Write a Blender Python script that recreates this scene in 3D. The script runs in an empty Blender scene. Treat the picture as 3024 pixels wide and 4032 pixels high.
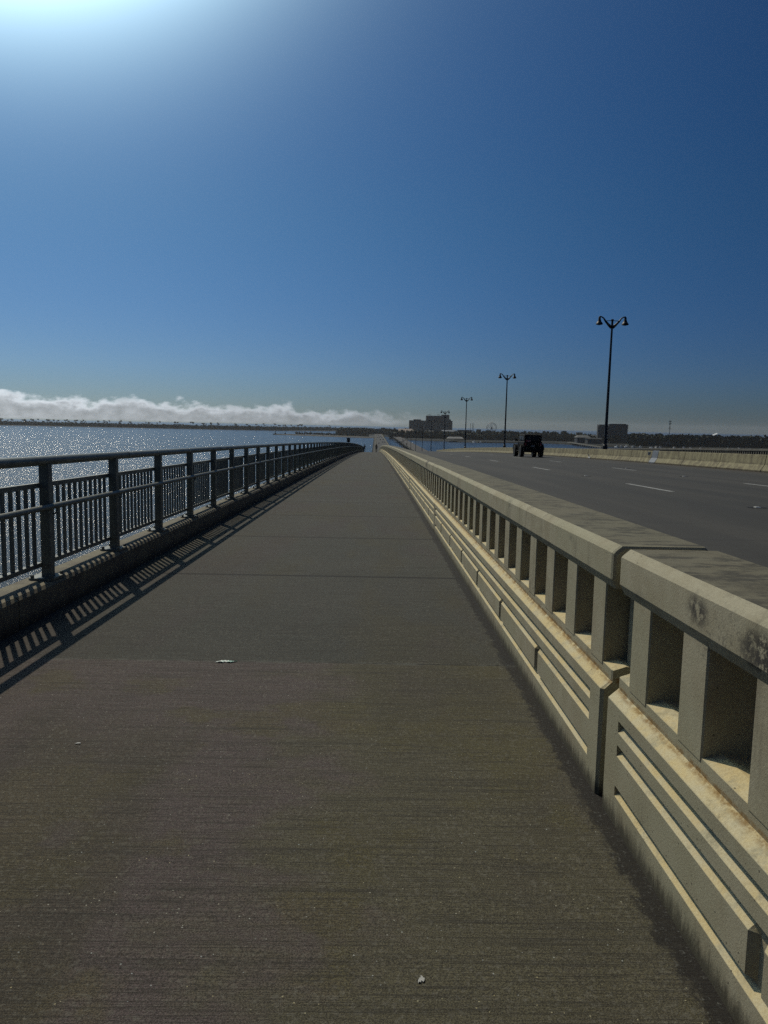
import bpy, bmesh, math, random
from mathutils import Vector, Matrix
R = math.radians
random.seed(7)
sc = bpy.context.scene
COL = sc.collection

# ------------------------------------------------------------------ camera
F_PX = 2795.0
YAW, PITCH, ROLL = 0.0144, 0.12305, 0.02065
EYE = 1.55
cam = bpy.data.cameras.new("camera"); camo = bpy.data.objects.new("camera", cam); COL.objects.link(camo)
cam.sensor_fit = 'VERTICAL'; cam.sensor_height = 36.0; cam.lens = F_PX / 4032.0 * 36.0
cam.clip_start = 0.05; cam.clip_end = 60000
Fv = Vector((math.sin(YAW)*math.cos(PITCH), math.cos(YAW)*math.cos(PITCH), -math.sin(PITCH)))
R0 = Vector((math.cos(YAW), -math.sin(YAW), 0)); U0 = R0.cross(Fv)
Rv = R0*math.cos(ROLL) + U0*math.sin(ROLL); Uv = -R0*math.sin(ROLL) + U0*math.cos(ROLL)
M = Matrix((Rv, Uv, -Fv)).transposed().to_4x4(); M.translation = Vector((0, 0, EYE))
camo.matrix_world = M
sc.camera = camo
sc.render.resolution_x = 768; sc.render.resolution_y = 1024
sc.cycles.use_denoising = False

# ------------------------------------------------------------------ sun, sky, exposure
SUN = Vector((-0.487, 0.84, 1.0)).normalized()
SUN_EL = math.asin(SUN.z); SUN_AZ = math.atan2(SUN.x, SUN.y)
sl = bpy.data.lights.new("sun", 'SUN'); sl.energy = 5.0; sl.angle = R(0.5); sl.color = (1.0, 0.90, 0.72)
so = bpy.data.objects.new("sun", sl); COL.objects.link(so)
so.rotation_euler = (-SUN).to_track_quat('-Z', 'Y').to_euler(); so.location = (-30, 50, 60)
sc.view_settings.view_transform = 'Standard'; sc.view_settings.look = 'None'
sc.view_settings.gamma = 1.0; sc.view_settings.exposure = -0.95

world = bpy.data.worlds.new("World"); sc.world = world; world.use_nodes = True
wt = world.node_tree; wt.nodes.clear()
class NT:
    def __init__(s, t): s.t = t
    def n(s, typ, **k):
        nd = s.t.nodes.new(typ)
        for a, b in k.items():
            if a.startswith('i_'):
                key = a[2:]
                key = int(key) if key.isdigit() else key.replace('_', ' ')
                nd.inputs[key].default_value = b
            else: setattr(nd, a, b)
        return nd
    def l(s, a, b): s.t.links.new(a, b)
    def math(s, op, a, b=None, c=None, clamp=False):
        nd = s.t.nodes.new('ShaderNodeMath'); nd.operation = op; nd.use_clamp = clamp
        for i, v in enumerate((a, b, c)):
            if v is None: continue
            if isinstance(v, (int, float)): nd.inputs[i].default_value = v
            else: s.l(v, nd.inputs[i])
        return nd.outputs[0]
    def mix(s, fac, a, b, bt='MIX'):
        nd = s.t.nodes.new('ShaderNodeMix'); nd.data_type = 'RGBA'; nd.blend_type = bt
        for i, v in ((0, fac), (6, a), (7, b)):
            if isinstance(v, (int, float)): nd.inputs[i].default_value = v
            elif isinstance(v, tuple): nd.inputs[i].default_value = v if len(v) == 4 else (*v, 1)
            else: s.l(v, nd.inputs[i])
        return nd.outputs[2]
    def ramp(s, fac, a, b, interp='SMOOTHSTEP'):
        nd = s.t.nodes.new('ShaderNodeMapRange'); nd.interpolation_type = interp
        nd.inputs[1].default_value = a; nd.inputs[2].default_value = b
        s.l(fac, nd.inputs[0]); return nd.outputs[0]
    def noise(s, vec, scale, detail=4, rough=.55, dim='3D'):
        nd = s.t.nodes.new('ShaderNodeTexNoise'); nd.noise_dimensions = dim
        nd.inputs['Scale'].default_value = scale; nd.inputs['Detail'].default_value = detail
        nd.inputs['Roughness'].default_value = rough
        s.l(vec, nd.inputs['Vector']); return nd.outputs['Fac']
    def mapping(s, vec, scale=(1, 1, 1), loc=(0, 0, 0)):
        nd = s.t.nodes.new('ShaderNodeMapping'); nd.inputs['Scale'].default_value = scale; nd.inputs['Location'].default_value = loc
        s.l(vec, nd.inputs['Vector']); return nd.outputs[0]
W = NT(wt)
sky = W.n('ShaderNodeTexSky', sky_type='NISHITA', sun_disc=False)
sky.sun_elevation = SUN_EL; sky.sun_rotation = SUN_AZ; sky.altitude = 0; sky.air_density = 1.0; sky.dust_density = 0.35; sky.ozone_density = 2.5
tc = W.n('ShaderNodeTexCoord'); sep = W.n('ShaderNodeSeparateXYZ'); W.l(tc.outputs['Generated'], sep.inputs[0])
gam = W.n('ShaderNodeHueSaturation'); gam.inputs['Saturation'].default_value = 1.30; W.l(sky.outputs[0], gam.inputs['Color'])
skyc = W.n('ShaderNodeGamma'); skyc.inputs[1].default_value = 1.30; W.l(gam.outputs[0], skyc.inputs[0])
# haze of the air close to the horizon, cloud bank low over the bay, bright air round the sun: all by direction
el = sep.outputs[2]
skycol = W.mix(1.0, skyc.outputs[0], W.mix(W.ramp(el, -0.02, 0.30), (.36, .52, .92), (.66, .86, .88)), 'MULTIPLY')
az = W.math('ARCTAN2', sep.outputs[0], sep.outputs[1])
comb = W.n('ShaderNodeCombineXYZ'); W.l(az, comb.inputs[0]); W.l(W.math('MULTIPLY', el, 1.6), comb.inputs[1])
cn1 = W.noise(comb.outputs[0], 26, 8, .58)
cn2 = W.noise(W.mapping(comb.outputs[0], loc=(3.1, 0, 0)), 9, 6, .6)
top = W.n('ShaderNodeMapRange'); top.inputs[1].default_value = -0.5; top.inputs[2].default_value = 0.10
top.inputs[3].default_value = 0.0305; top.inputs[4].default_value = 0.012; W.l(az, top.inputs[0])
wob = W.math('MULTIPLY', W.math('SUBTRACT', cn1, 0.5), 0.046)
wob2 = W.math('MULTIPLY', W.math('SUBTRACT', cn2, 0.5), 0.040)
edge = W.math('SUBTRACT', W.math('ADD', top.outputs[0], W.math('ADD', wob, wob2)), el)
cl = W.ramp(edge, -0.002, 0.009)
azf = W.math('SUBTRACT', 1.0, W.ramp(az, -0.06, 0.10))
above = W.ramp(el, -0.004, 0.0)
cl = W.math('MULTIPLY', W.math('MULTIPLY', cl, azf), above)
cl = W.math('MULTIPLY', cl, 0.9)
shade = W.noise(W.mapping(comb.outputs[0], loc=(1.7, .3, 0)), 40, 6, .6)
rim = W.math('SUBTRACT', 1.0, W.ramp(edge, 0.0, 0.016))
br = W.math('ADD', W.math('MULTIPLY', rim, 0.62), W.math('MULTIPLY', shade, 0.8))
cmul = W.n('ShaderNodeMapRange'); cmul.inputs[1].default_value = 0.2; cmul.inputs[2].default_value = 1.2
cmul.inputs[3].default_value = 10.0; cmul.inputs[4].default_value = 52.0; W.l(br, cmul.inputs[0])
sided = W.n('ShaderNodeMapRange'); sided.inputs[1].default_value = -0.5; sided.inputs[2].default_value = 0.2
sided.inputs[3].default_value = 1.15; sided.inputs[4].default_value = 0.55; W.l(az, sided.inputs[0])
cb = W.n('ShaderNodeVectorMath', operation='SCALE'); cb.inputs[0].default_value = (0.93, 0.97, 1.0)
W.l(W.math('MULTIPLY', cmul.outputs[0], sided.outputs[0]), cb.inputs['Scale'])
col = W.mix(cl, skycol, cb.outputs[0])
dt = W.n('ShaderNodeVectorMath', operation='DOT_PRODUCT'); dt.inputs[1].default_value = tuple(SUN); W.l(tc.outputs['Generated'], dt.inputs[0])
ang = W.math('ARCCOSINE', dt.outputs['Value'])
ga = W.math('MULTIPLY', W.math('POWER', 2.71828, W.math('MULTIPLY', ang, -18.0)), 20000.0)
gb = W.math('MULTIPLY', W.math('POWER', 2.71828, W.math('MULTIPLY', ang, -3.6)), 9.0)
g1 = W.math('ADD', W.math('MINIMUM', ga, 38.0), gb)
gv = W.n('ShaderNodeVectorMath', operation='SCALE'); gv.inputs[0].default_value = (0.66, 0.93, 1.0); W.l(g1, gv.inputs['Scale'])
col = W.mix(1.0, col, W.mix(W.ramp(ang, .30, 1.35), (1, 1, 1), (.42, .46, .54)), 'MULTIPLY')
col = W.mix(1.0, col, gv.outputs[0], 'ADD')
lowair = W.math('MULTIPLY', W.math('POWER', 2.71828, W.math('MULTIPLY', W.math('ABSOLUTE', el), -6.5)), W.math('SUBTRACT', 1.0, W.ramp(az, -.7, .45)))
lv = W.n('ShaderNodeVectorMath', operation='SCALE'); lv.inputs[0].default_value = (0.62, 0.86, 1.0); W.l(W.math('MULTIPLY', lowair, 4.5), lv.inputs['Scale'])
col = W.mix(W.math('SUBTRACT', 1.0, cl), col, W.mix(1.0, col, lv.outputs[0], 'ADD'))
bg = W.n('ShaderNodeBackground'); bg.inputs['Strength'].default_value = 0.055; W.l(col, bg.inputs['Color'])
wo = W.n('ShaderNodeOutputWorld'); W.l(bg.outputs[0], wo.inputs[0])

# ------------------------------------------------------------------ bridge long profile
PA, PC, PG = 0.01798, 7.363e-5, 0.0501
ZB = (PG - PA) / (2 * PC); DROP = 26.0; SAG = 220.0
d_b = PA*ZB + PC*ZB*ZB
ZS = ZB + (DROP - PG*SAG/2 - d_b) / PG
def prof(y):
    if y < ZB: return -(PA*y + PC*y*y) if y > 0 else -PA*y
    if y < ZS: return -(d_b + PG*(y - ZB))
    if y < ZS + SAG:
        t = y - ZS; return -(d_b + PG*(ZS - ZB) + PG*t - PG*t*t/(2*SAG))
    return -DROP
def slope(y): return (prof(y + .5) - prof(y - .5))
WATER = -30.0
EW = EYE - WATER
def XP(px, z): return (px - 1478.0) / F_PX * z          # photo column -> metres to the side at distance z
def ZP(px, py, z): return EYE - (py - 1670.0 - 0.02065*(px - 1478.0)) / F_PX * z
ROAD = 0.40
YEND = 1965.0

# ------------------------------------------------------------------ material helper
def material(name, base, rough=.8, spec=.5, metal=0.0, build=None):
    m = bpy.data.materials.new(name); m.use_nodes = True; t = NT(m.node_tree)
    p = m.node_tree.nodes['Principled BSDF']
    p.inputs['Base Color'].default_value = (*base, 1); p.inputs['Roughness'].default_value = rough
    p.inputs['Metallic'].default_value = metal
    p.inputs['Specular IOR Level'].default_value = spec
    if build: build(t, p)
    return m
def bump(t, p, h, strength=.5, dist=.01, prev=None):
    b = t.n('ShaderNodeBump'); b.inputs['Strength'].default_value = strength; b.inputs['Distance'].default_value = dist
    t.l(h, b.inputs['Height'])
    if prev is not None: t.l(prev, b.inputs['Normal'])
    t.l(b.outputs[0], p.inputs['Normal']); return b.outputs[0]
def pos(t):
    g = t.n('ShaderNodeNewGeometry'); return g.outputs['Position']
def objc(t):
    g = t.n('ShaderNodeTexCoord'); return g.outputs['Object']

def speck(c1, c2, scale=3.0, bscale=60, bstr=.3, bd=.004):
    def f(t, p):
        v = pos(t); n = t.noise(v, scale, 5); fac = t.ramp(n, .3, .7)
        n2 = t.noise(v, bscale, 3)
        c = t.mix(fac, c1, c2); c = t.mix(t.math('MULTIPLY', t.ramp(n2, .35, .7), .35), c, tuple(x*.55 for x in c1))
        t.l(c, p.inputs['Base Color']); bump(t, p, n2, bstr, bd)
    return f

def walk_nodes(t, p):
    v = pos(t); s = t.n('ShaderNodeSeparateXYZ'); t.l(v, s.inputs[0])
    y = s.outputs[1]; x = s.outputs[0]
    slab = t.math('FLOOR', t.math('DIVIDE', t.math('SUBTRACT', y, 4.72), 3.05))
    wn = t.n('ShaderNodeTexWhiteNoise', noise_dimensions='1D'); t.l(slab, wn.inputs['W'])
    big = t.noise(v, .55, 4, .6); mid = t.noise(t.mapping(v, scale=(1, 1.6, 1)), 1.7, 6, .7)
    side = t.ramp(t.math('ADD', x, t.math('MULTIPLY', t.math('SUBTRACT', mid, .5), 2.6)), -.75, .05)
    near = t.math('LESS_THAN', y, 4.72)
    c_far = t.mix(t.ramp(big, .35, .65), (.060, .063, .053), (.078, .078, .066))
    c_far = t.mix(t.math('MULTIPLY', wn.outputs[0], .45), c_far, (.058, .057, .048))
    c_near = t.mix(side, (.124, .098, .092), (.116, .104, .066))
    moss = t.noise(t.mapping(v, loc=(4.2, 1.1, 0)), 1.15, 5, .62)
    c_near = t.mix(t.math('MULTIPLY', t.ramp(moss, .52, .60), .55), c_near, (.118, .102, .042))
    c = t.mix(near, c_far, c_near)
    # olive / purple blotches running up the path
    m2 = t.noise(t.mapping(v, scale=(1, .35, 1), loc=(9, 2, 0)), .9, 5, .6)
    c = t.mix(t.math('MULTIPLY', t.ramp(m2, .5, .62), .55), c, (.075, .066, .035))
    m3 = t.noise(t.mapping(v, scale=(1, .3, 1), loc=(2, 7, 0)), .8, 5, .6)
    c = t.mix(t.math('MULTIPLY', t.ramp(m3, .5, .62), .55), c, (.066, .052, .052))
    # fine grain + broom lines across the path
    g = t.noise(v, 190, 4, .75); g2 = t.noise(v, 55, 3, .6)
    br_ = t.noise(t.mapping(v, scale=(2.5, 130, 1)), 1.0, 3, .6)
    brs = t.noise(t.mapping(v, scale=(.6, 22, 1)), 1.0, 4, .65)
    c = t.mix(t.math('MULTIPLY', t.ramp(g, .42, .58), .80), c, (.018, .016, .014))
    c = t.mix(t.math('MULTIPLY', t.ramp(g2, .52, .66), .45), c, (.16, .15, .122))
    c = t.mix(t.math('MULTIPLY', t.ramp(br_, .50, .62), .58), c, (.024, .021, .017))
    c = t.mix(t.math('MULTIPLY', t.math('MULTIPLY', t.ramp(brs, .50, .64), t.ramp(mid, .35, .6)), .50), c, (.03, .027, .022))
    g4 = t.noise(v, 330, 3, .7)
    c = t.mix(t.math('MULTIPLY', t.ramp(g4, .55, .68), .55), c, (.19, .178, .15))
    c = t.mix(t.math('MULTIPLY', t.ramp(g4, .46, .34), .55), c, (.012, .011, .009))
    # pale exposed aggregate
    vo = t.n('ShaderNodeTexVoronoi', feature='F1'); vo.inputs['Scale'].default_value = 88; t.l(v, vo.inputs['Vector'])
    wcol = t.n('ShaderNodeSeparateColor'); t.l(vo.outputs['Color'], wcol.inputs[0])
    keep = t.math('GREATER_THAN', wcol.outputs[0], .91)
    size = t.math('MULTIPLY', wcol.outputs[1], .26)
    dot = t.math('MULTIPLY', t.math('LESS_THAN', vo.outputs['Distance'], size), keep)
    nearspeck = t.math('MULTIPLY', dot, t.math('ADD', t.math('MULTIPLY', near, .75), .12))
    tone = t.mix(wcol.outputs[2], (.42, .36, .20), (.34, .36, .35))
    c = t.mix(nearspeck, c, tone)
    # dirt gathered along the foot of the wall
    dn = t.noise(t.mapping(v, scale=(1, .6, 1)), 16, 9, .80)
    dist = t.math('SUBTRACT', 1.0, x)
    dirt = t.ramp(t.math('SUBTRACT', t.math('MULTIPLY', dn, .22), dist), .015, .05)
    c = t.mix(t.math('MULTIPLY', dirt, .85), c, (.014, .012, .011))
    lich = t.math('MULTIPLY', t.math('MULTIPLY', t.ramp(t.noise(v, 75, 5, .75), .56, .66), t.ramp(dist, .20, .05)), .75)
    c = t.mix(lich, c, (.11, .11, .10))
    # joints
    fr = t.math('FRACT', t.math('DIVIDE', t.math('SUBTRACT', y, 4.72), 3.05))
    dj = t.math('MULTIPLY', t.math('MINIMUM', fr, t.math('SUBTRACT', 1.0, fr)), 3.05)
    jw = t.math('MULTIPLY', t.math('LESS_THAN', dj, .027), t.math('GREATER_THAN', y, 5.2))
    c = t.mix(t.math('MULTIPLY', jw, .92), c, (.012, .011, .01))
    stn = t.math('MULTIPLY', t.math('MULTIPLY', t.ramp(dj, .06, .012), t.math('GREATER_THAN', y, 5.2)), .65)
    c = t.mix(stn, c, (.022, .020, .018))
    j1 = t.math('MULTIPLY', t.math('LESS_THAN', dj, .007), t.math('MULTIPLY', t.math('LESS_THAN', y, 5.2), t.ramp(x, -.6, .2)))
    c = t.mix(t.math('MULTIPLY', j1, .9), c, (.012, .011, .010))
    # worn light edge along the first joint
    ed = t.math('MULTIPLY', t.ramp(dj, .05, .0), t.math('LESS_THAN', y, 5.2))
    c = t.mix(t.math('MULTIPLY', t.math('MULTIPLY', ed, t.ramp(t.noise(v, 6, 5, .7), .45, .6)), .5), c, (.11, .11, .095))
    hv = t.n('ShaderNodeHueSaturation'); hv.inputs['Value'].default_value = 1.02; hv.inputs['Saturation'].default_value = 1.12; t.l(c, hv.inputs['Color'])
    t.l(hv.outputs[0], p.inputs['Base Color'])
    rg = t.n('ShaderNodeMapRange'); rg.inputs[3].default_value = .92; rg.inputs[4].default_value = .30; t.l(nearspeck, rg.inputs[0])
    t.l(rg.outputs[0], p.inputs['Roughness'])
    h = t.math('ADD', t.math('MULTIPLY', g, .9), t.math('ADD', t.math('MULTIPLY', br_, .7), t.math('MULTIPLY', g2, .5)))
    h = t.math('ADD', h, t.math('MULTIPLY', nearspeck, .8))
    h = t.math('SUBTRACT', h, t.math('MULTIPLY', jw, 3.0))
    bump(t, p, h, .7, .006)
M_WALK = material("broomed_concrete", (.1, .1, .09), .9, .3, build=walk_nodes)

def road_nodes(t, p):
    v = pos(t); s = t.n('ShaderNodeSeparateXYZ'); t.l(v, s.inputs[0])
    big = t.noise(t.mapping(v, scale=(.25, .02, 1)), 3.0, 5, .6)
    c = t.mix(t.ramp(big, .35, .65), (.034, .033, .029), (.053, .049, .041))
    st = t.noise(t.mapping(v, scale=(.35, 9, 1)), 1.0, 5, .65)
    c = t.mix(t.math('MULTIPLY', t.ramp(st, .5, .7), .45), c, (.028, .027, .024))
    g = t.noise(v, 60, 4, .7); c = t.mix(t.math('MULTIPLY', t.ramp(g, .42, .65), .4), c, (.024, .023, .02))
    # wheel tracks
    wv = t.math('SINE', t.math('MULTIPLY', s.outputs[0], 3.3)); c = t.mix(t.math('MULTIPLY', t.ramp(wv, .2, 1), .5), c, (.03, .029, .026))
    e = t.ramp(t.math('ADD', t.math('SUBTRACT', s.outputs[0], 16.4), t.noise(v, 1.2, 4)), .3, 1.0)
    c = t.mix(t.math('MULTIPLY', e, .5), c, (.055, .042, .034))
    t.l(c, p.inputs['Base Color']); bump(t, p, t.math('ADD', g, st), .5, .008)
M_ROAD = material("grooved_road_concrete", (.09, .09, .085), .85, .35, build=road_nodes)

def paint_nodes(c_main, c_dirt, streak=1.0):
    """painted concrete of the balustrade: sand grain, drips, soot patches, rusty line under the riser"""
    def f(t, p):
        o = objc(t); w = pos(t)
        s = t.n('ShaderNodeSeparateXYZ'); t.l(o, s.inputs[0]); x, z = s.outputs[0], s.outputs[2]
        gr = t.noise(w, 130, 4, .75); md = t.noise(w, 5.5, 6, .65); lg = t.noise(w, 1.1, 4, .6)
        c = t.mix(t.ramp(md, .35, .68), c_main, tuple(a*b for a, b in zip(c_main, (.82, .79, .74))))
        c = t.mix(t.math('MULTIPLY', t.ramp(lg, .42, .62), .5), c, tuple(a*b for a, b in zip(c_main, (.86, .92, .86))))
        c = t.mix(t.math('MULTIPLY', t.ramp(gr, .42, .65), .32), c, tuple(a*.55 for a in c_main))
        dust_sunlight = t.math('ADD', t.math('MULTIPLY', t.ramp(z, .480, .486), t.ramp(z, .530, .522)), t.math('MULTIPLY', t.ramp(z, .562, .568), t.ramp(z, .62, .60)))  # dusty ledges, sills, bevels: cream lightened to paint in the sun highlight
        for za, zb in ((.117, .150), (.285, .316), (.383, .414)): dust_sunlight = t.math('ADD', dust_sunlight, t.math('MULTIPLY', t.ramp(z, za, za+.003), t.ramp(z, zb, zb-.003)))
        dust_sunlight = t.math('ADD', dust_sunlight, t.math('MULTIPLY', t.ramp(z, 1.078, 1.084), t.ramp(x, .06, .056)), clamp=True)
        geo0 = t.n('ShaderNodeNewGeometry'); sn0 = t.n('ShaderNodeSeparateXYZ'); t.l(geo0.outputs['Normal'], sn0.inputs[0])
        dust_sunlight = t.math('MULTIPLY', dust_sunlight, t.ramp(sn0.outputs[2], .15, .4))
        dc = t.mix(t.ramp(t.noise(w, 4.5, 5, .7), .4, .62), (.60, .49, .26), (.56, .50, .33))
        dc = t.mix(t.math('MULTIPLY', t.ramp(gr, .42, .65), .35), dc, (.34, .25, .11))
        c = t.mix(t.math('MULTIPLY', dust_sunlight, t.ramp(t.noise(w, 8, 5, .75), .25, .5)), c, dc)
        # soot patches on the face of the cap
        so_ = t.noise(t.mapping(w, scale=(1, .8, 1.5), loc=(.3, 5.35, 0)), 2.1, 3, .5)
        so2 = t.noise(w, 34, 6, .8)
        hi = t.ramp(z, .93, .97)
        sp = t.math('MULTIPLY', t.math('MULTIPLY', t.ramp(so_, .57, .70), t.ramp(so2, .36, .56)), hi)
        c = t.mix(t.math('MULTIPLY', sp, .85), c, (.022, .019, .022))
        sw = t.n('ShaderNodeSeparateXYZ'); t.l(w, sw.inputs[0])
        for yc, zc, rad in ((1.80, .965, .13), (2.16, .99, .10), (1.62, .94, .14)):
            dy = t.math('SUBTRACT', sw.outputs[1], yc); dz = t.math('SUBTRACT', sw.outputs[2], zc)
            dd = t.math('SQRT', t.math('ADD', t.math('MULTIPLY', dy, dy), t.math('MULTIPLY', t.math('MULTIPLY', dz, dz), 2.2)))
            blot = t.math('MULTIPLY', t.ramp(t.math('ADD', dd, t.math('MULTIPLY', t.noise(w, 14, 5, .7), .10)), rad+.05, rad-.03), t.ramp(so2, .42, .50))
            c = t.mix(t.math('MULTIPLY', t.math('MULTIPLY', blot, hi), .88), c, (.02, .018, .022))
        vc = t.n('ShaderNodeTexVoronoi', feature='F1'); vc.inputs['Scale'].default_value = 38; t.l(w, vc.inputs['Vector'])
        sc_ = t.n('ShaderNodeSeparateColor'); t.l(vc.outputs['Color'], sc_.inputs[0])
        pin = t.math('MULTIPLY', t.math('LESS_THAN', vc.outputs['Distance'], .13), t.math('GREATER_THAN', sc_.outputs[0], .90))
        c = t.mix(t.math('MULTIPLY', pin, .8), c, (.05, .045, .035))
        drip = t.math('MULTIPLY', t.ramp(t.noise(t.mapping(w, scale=(1, 1, .10)), 9, 5, .7), .56, .70), t.ramp(z, .40, .55))
        c = t.mix(t.math('MULTIPLY', drip, .38), c, (.13, .115, .08))
        # faint dirt on the balusters
        pk = t.math('MULTIPLY', t.ramp(t.noise(w, 3.2, 3), .56, .68), t.ramp(t.noise(w, 62, 5, .8), .50, .60))
        c = t.mix(t.math('MULTIPLY', pk, .45), c, c_dirt)
        # streaks across the cap top
        geo = t.n('ShaderNodeNewGeometry'); sn = t.n('ShaderNodeSeparateXYZ'); t.l(geo.outputs['Normal'], sn.inputs[0])
        topm = t.math('MULTIPLY', t.ramp(z, 1.09, 1.10), t.ramp(sn.outputs[2], .97, .995))
        c = t.mix(t.math('MULTIPLY', topm, .55), c, (.150, .132, .078))
        ts = t.noise(t.mapping(w, scale=(1.6, 3.6, 1)), 3.4, 8, .74)
        bk = t.ramp(t.math('ADD', x, t.math('MULTIPLY', t.noise(w, 3, 4), .25)), .32, .46)
        c = t.mix(t.math('MULTIPLY', t.math('MULTIPLY', topm, t.ramp(ts, .48, .60)), .70), c, (.030, .027, .021))
        c = t.mix(t.math('MULTIPLY', t.math('MULTIPLY', topm, bk), .45), c, (.05, .049, .043))
        # rusty grime lying in the corner of the ledge
        rz = t.math('MULTIPLY', t.ramp(z, .499, .512), t.ramp(z, .536, .524))
        rf = t.math('MULTIPLY', rz, t.ramp(t.noise(t.mapping(w, scale=(1, .7, 1)), 28, 5, .75), .36, .60))
        c = t.mix(t.math('MULTIPLY', rf, .85), c, (.21, .115, .028))
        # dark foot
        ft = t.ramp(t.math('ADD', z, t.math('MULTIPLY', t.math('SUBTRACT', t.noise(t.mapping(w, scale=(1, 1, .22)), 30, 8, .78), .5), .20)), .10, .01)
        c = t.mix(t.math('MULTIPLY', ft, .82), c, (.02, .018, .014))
        t.l(c, p.inputs['Base Color'])
        bump(t, p, t.math('ADD', gr, t.math('MULTIPLY', md, .5)), .42, .004)
    return f
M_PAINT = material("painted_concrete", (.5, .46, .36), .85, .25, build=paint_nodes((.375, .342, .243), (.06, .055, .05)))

def barrier_nodes(t, p):
    w = pos(t); s = t.n('ShaderNodeSeparateXYZ'); t.l(objc(t), s.inputs[0]); z = s.outputs[2]
    vs = t.noise(t.mapping(w, scale=(1, 1, .18)), 3.4, 6, .7); md = t.noise(w, 2.0, 6, .7); gr = t.noise(w, 30, 4, .7)
    c = t.mix(t.ramp(vs, .38, .64), (.30, .27, .165), (.17, .15, .095))
    c = t.mix(t.math('MULTIPLY', t.ramp(md, .50, .66), .7), c, (.11, .09, .065))
    c = t.mix(t.math('MULTIPLY', t.ramp(gr, .45, .65), .35), c, (.09, .078, .055))
    band = t.math('MULTIPLY', t.ramp(t.math('ABSOLUTE', t.math('SUBTRACT', z, .36)), .07, .0), t.ramp(t.noise(t.mapping(w, scale=(1, .3, 1)), 4, 5, .7), .42, .6))
    c = t.mix(t.math('MULTIPLY', band, .6), c, (.09, .075, .055))
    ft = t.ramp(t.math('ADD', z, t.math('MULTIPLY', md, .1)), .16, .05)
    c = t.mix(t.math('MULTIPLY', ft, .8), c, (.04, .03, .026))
    t.l(c, p.inputs['Base Color']); bump(t, p, t.math('ADD', vs, gr), .5, .02)
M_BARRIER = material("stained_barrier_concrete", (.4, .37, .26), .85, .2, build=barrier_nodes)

def curb_nodes(t, p):
    w = pos(t); s = t.n('ShaderNodeSeparateXYZ'); t.l(objc(t), s.inputs[0]); z = s.outputs[2]
    md = t.noise(w, 4, 6, .7); gr = t.noise(w, 90, 4, .75)
    c = t.mix(t.ramp(md, .4, .65), (.22, .195, .13), (.15, .13, .095))
    c = t.mix(t.math('MULTIPLY', t.ramp(gr, .42, .62), .5), c, (.05, .045, .035))
    dr = t.noise(t.mapping(w, scale=(1, 3, .35)), 3, 5, .7)
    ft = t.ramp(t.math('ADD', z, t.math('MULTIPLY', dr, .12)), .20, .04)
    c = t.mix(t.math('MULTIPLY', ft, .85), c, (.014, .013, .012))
    c = t.mix(t.math('MULTIPLY', t.ramp(dr, .55, .66), .4), c, (.03, .027, .023))
    t.l(c, p.inputs['Base Color']); bump(t, p, gr, .5, .005)
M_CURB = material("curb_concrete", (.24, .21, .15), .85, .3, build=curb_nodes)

def metal_nodes(t, p):
    w = pos(t); n = t.noise(w, 7, 5, .6); g = t.noise(w, 160, 3, .6)
    t.l(t.mix(t.ramp(n, .35, .7), (.150, .160, .135), (.105, .118, .102)), p.inputs['Base Color'])
    r = t.n('ShaderNodeMapRange'); r.inputs[3].default_value = .38; r.inputs[4].default_value = .62; t.l(n, r.inputs[0]); t.l(r.outputs[0], p.inputs['Roughness'])
    bump(t, p, g, .15, .001)
M_RAIL = material("painted_steel", (.07, .085, .09), .5, .4, build=metal_nodes)
M_LAMP = material("lamp_post_paint", (.018, .02, .024), .5, .4, build=speck((.016, .018, .022), (.024, .026, .03), 5, 80, .1))
M_DECK = material("deck_concrete", (.3, .29, .25), .85, .3, build=speck((.16, .15, .125), (.11, .105, .09), .8, 12))
M_MARK = material("road_paint", (.55, .55, .52), .7, .3, build=speck((.34, .34, .32), (.22, .22, .21), 6, 50))
M_BLACK = material("black_rubber", (.012, .012, .013), .7, .3, build=speck((.010, .010, .011), (.018, .018, .018), 12, 60))
M_PLATE = material("galvanised_plate", (.34, .35, .36), .5, .4, .3, build=speck((.22, .225, .235), (.16, .165, .175), 5, 50))
M_WHITE = material("white_gloss", (.8, .8, .78), .35, .5, build=speck((.80, .80, .78), (.70, .70, .69), 3, 40))
M_CAR = material("black_car_paint", (.005, .005, .006), .6, .12, build=speck((.007, .007, .008), (.010, .010, .011), 4, 60, .03))
M_CARGREY = material("grey_car_paint", (.16, .16, .17), .4, .5, build=speck((.16, .16, .17), (.12, .12, .13), 4, 60, .05))
M_GLASS = material("dark_glass", (.01, .012, .014), .25, .2, build=speck((.010, .012, .014), (.013, .015, .017), 2, 5, .02))
M_RED = material("tail_light_red", (.35, .02, .02), .3, .5, build=speck((.35, .02, .02), (.25, .015, .015), 9, 40, .05))
M_FAB = material("soft_top_fabric", (.012, .012, .013), .9, .2, build=speck((.012, .012, .013), (.02, .02, .02), 8, 90))
M_BUILD = material("far_grey_wall", (.16, .17, .18), .9, .2, build=speck((.08, .088, .10), (.058, .064, .072), .06, .5))
M_BUILD2 = material("far_pale_wall", (.42, .42, .40), .9, .2, build=speck((.20, .20, .19), (.15, .15, .145), .06, .5))
M_WIN = material("far_window_glass", (.05, .06, .07), .3, .5, build=speck((.05, .06, .07), (.03, .04, .05), .3, 1, .0))
M_ROOFW = material("pale_roof", (.62, .60, .56), .6, .3, build=speck((.42, .41, .38), (.32, .31, .29), .1, 1))
M_ROOFP = material("peach_roof", (.62, .48, .38), .6, .3, build=speck((.42, .32, .25), (.33, .25, .20), .1, 1))  # peach is the roof's own colour
M_DARKB = material("dark_building", (.055, .06, .065), .85, .3, build=speck((.034, .038, .042), (.022, .025, .028), .08, .5))
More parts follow.
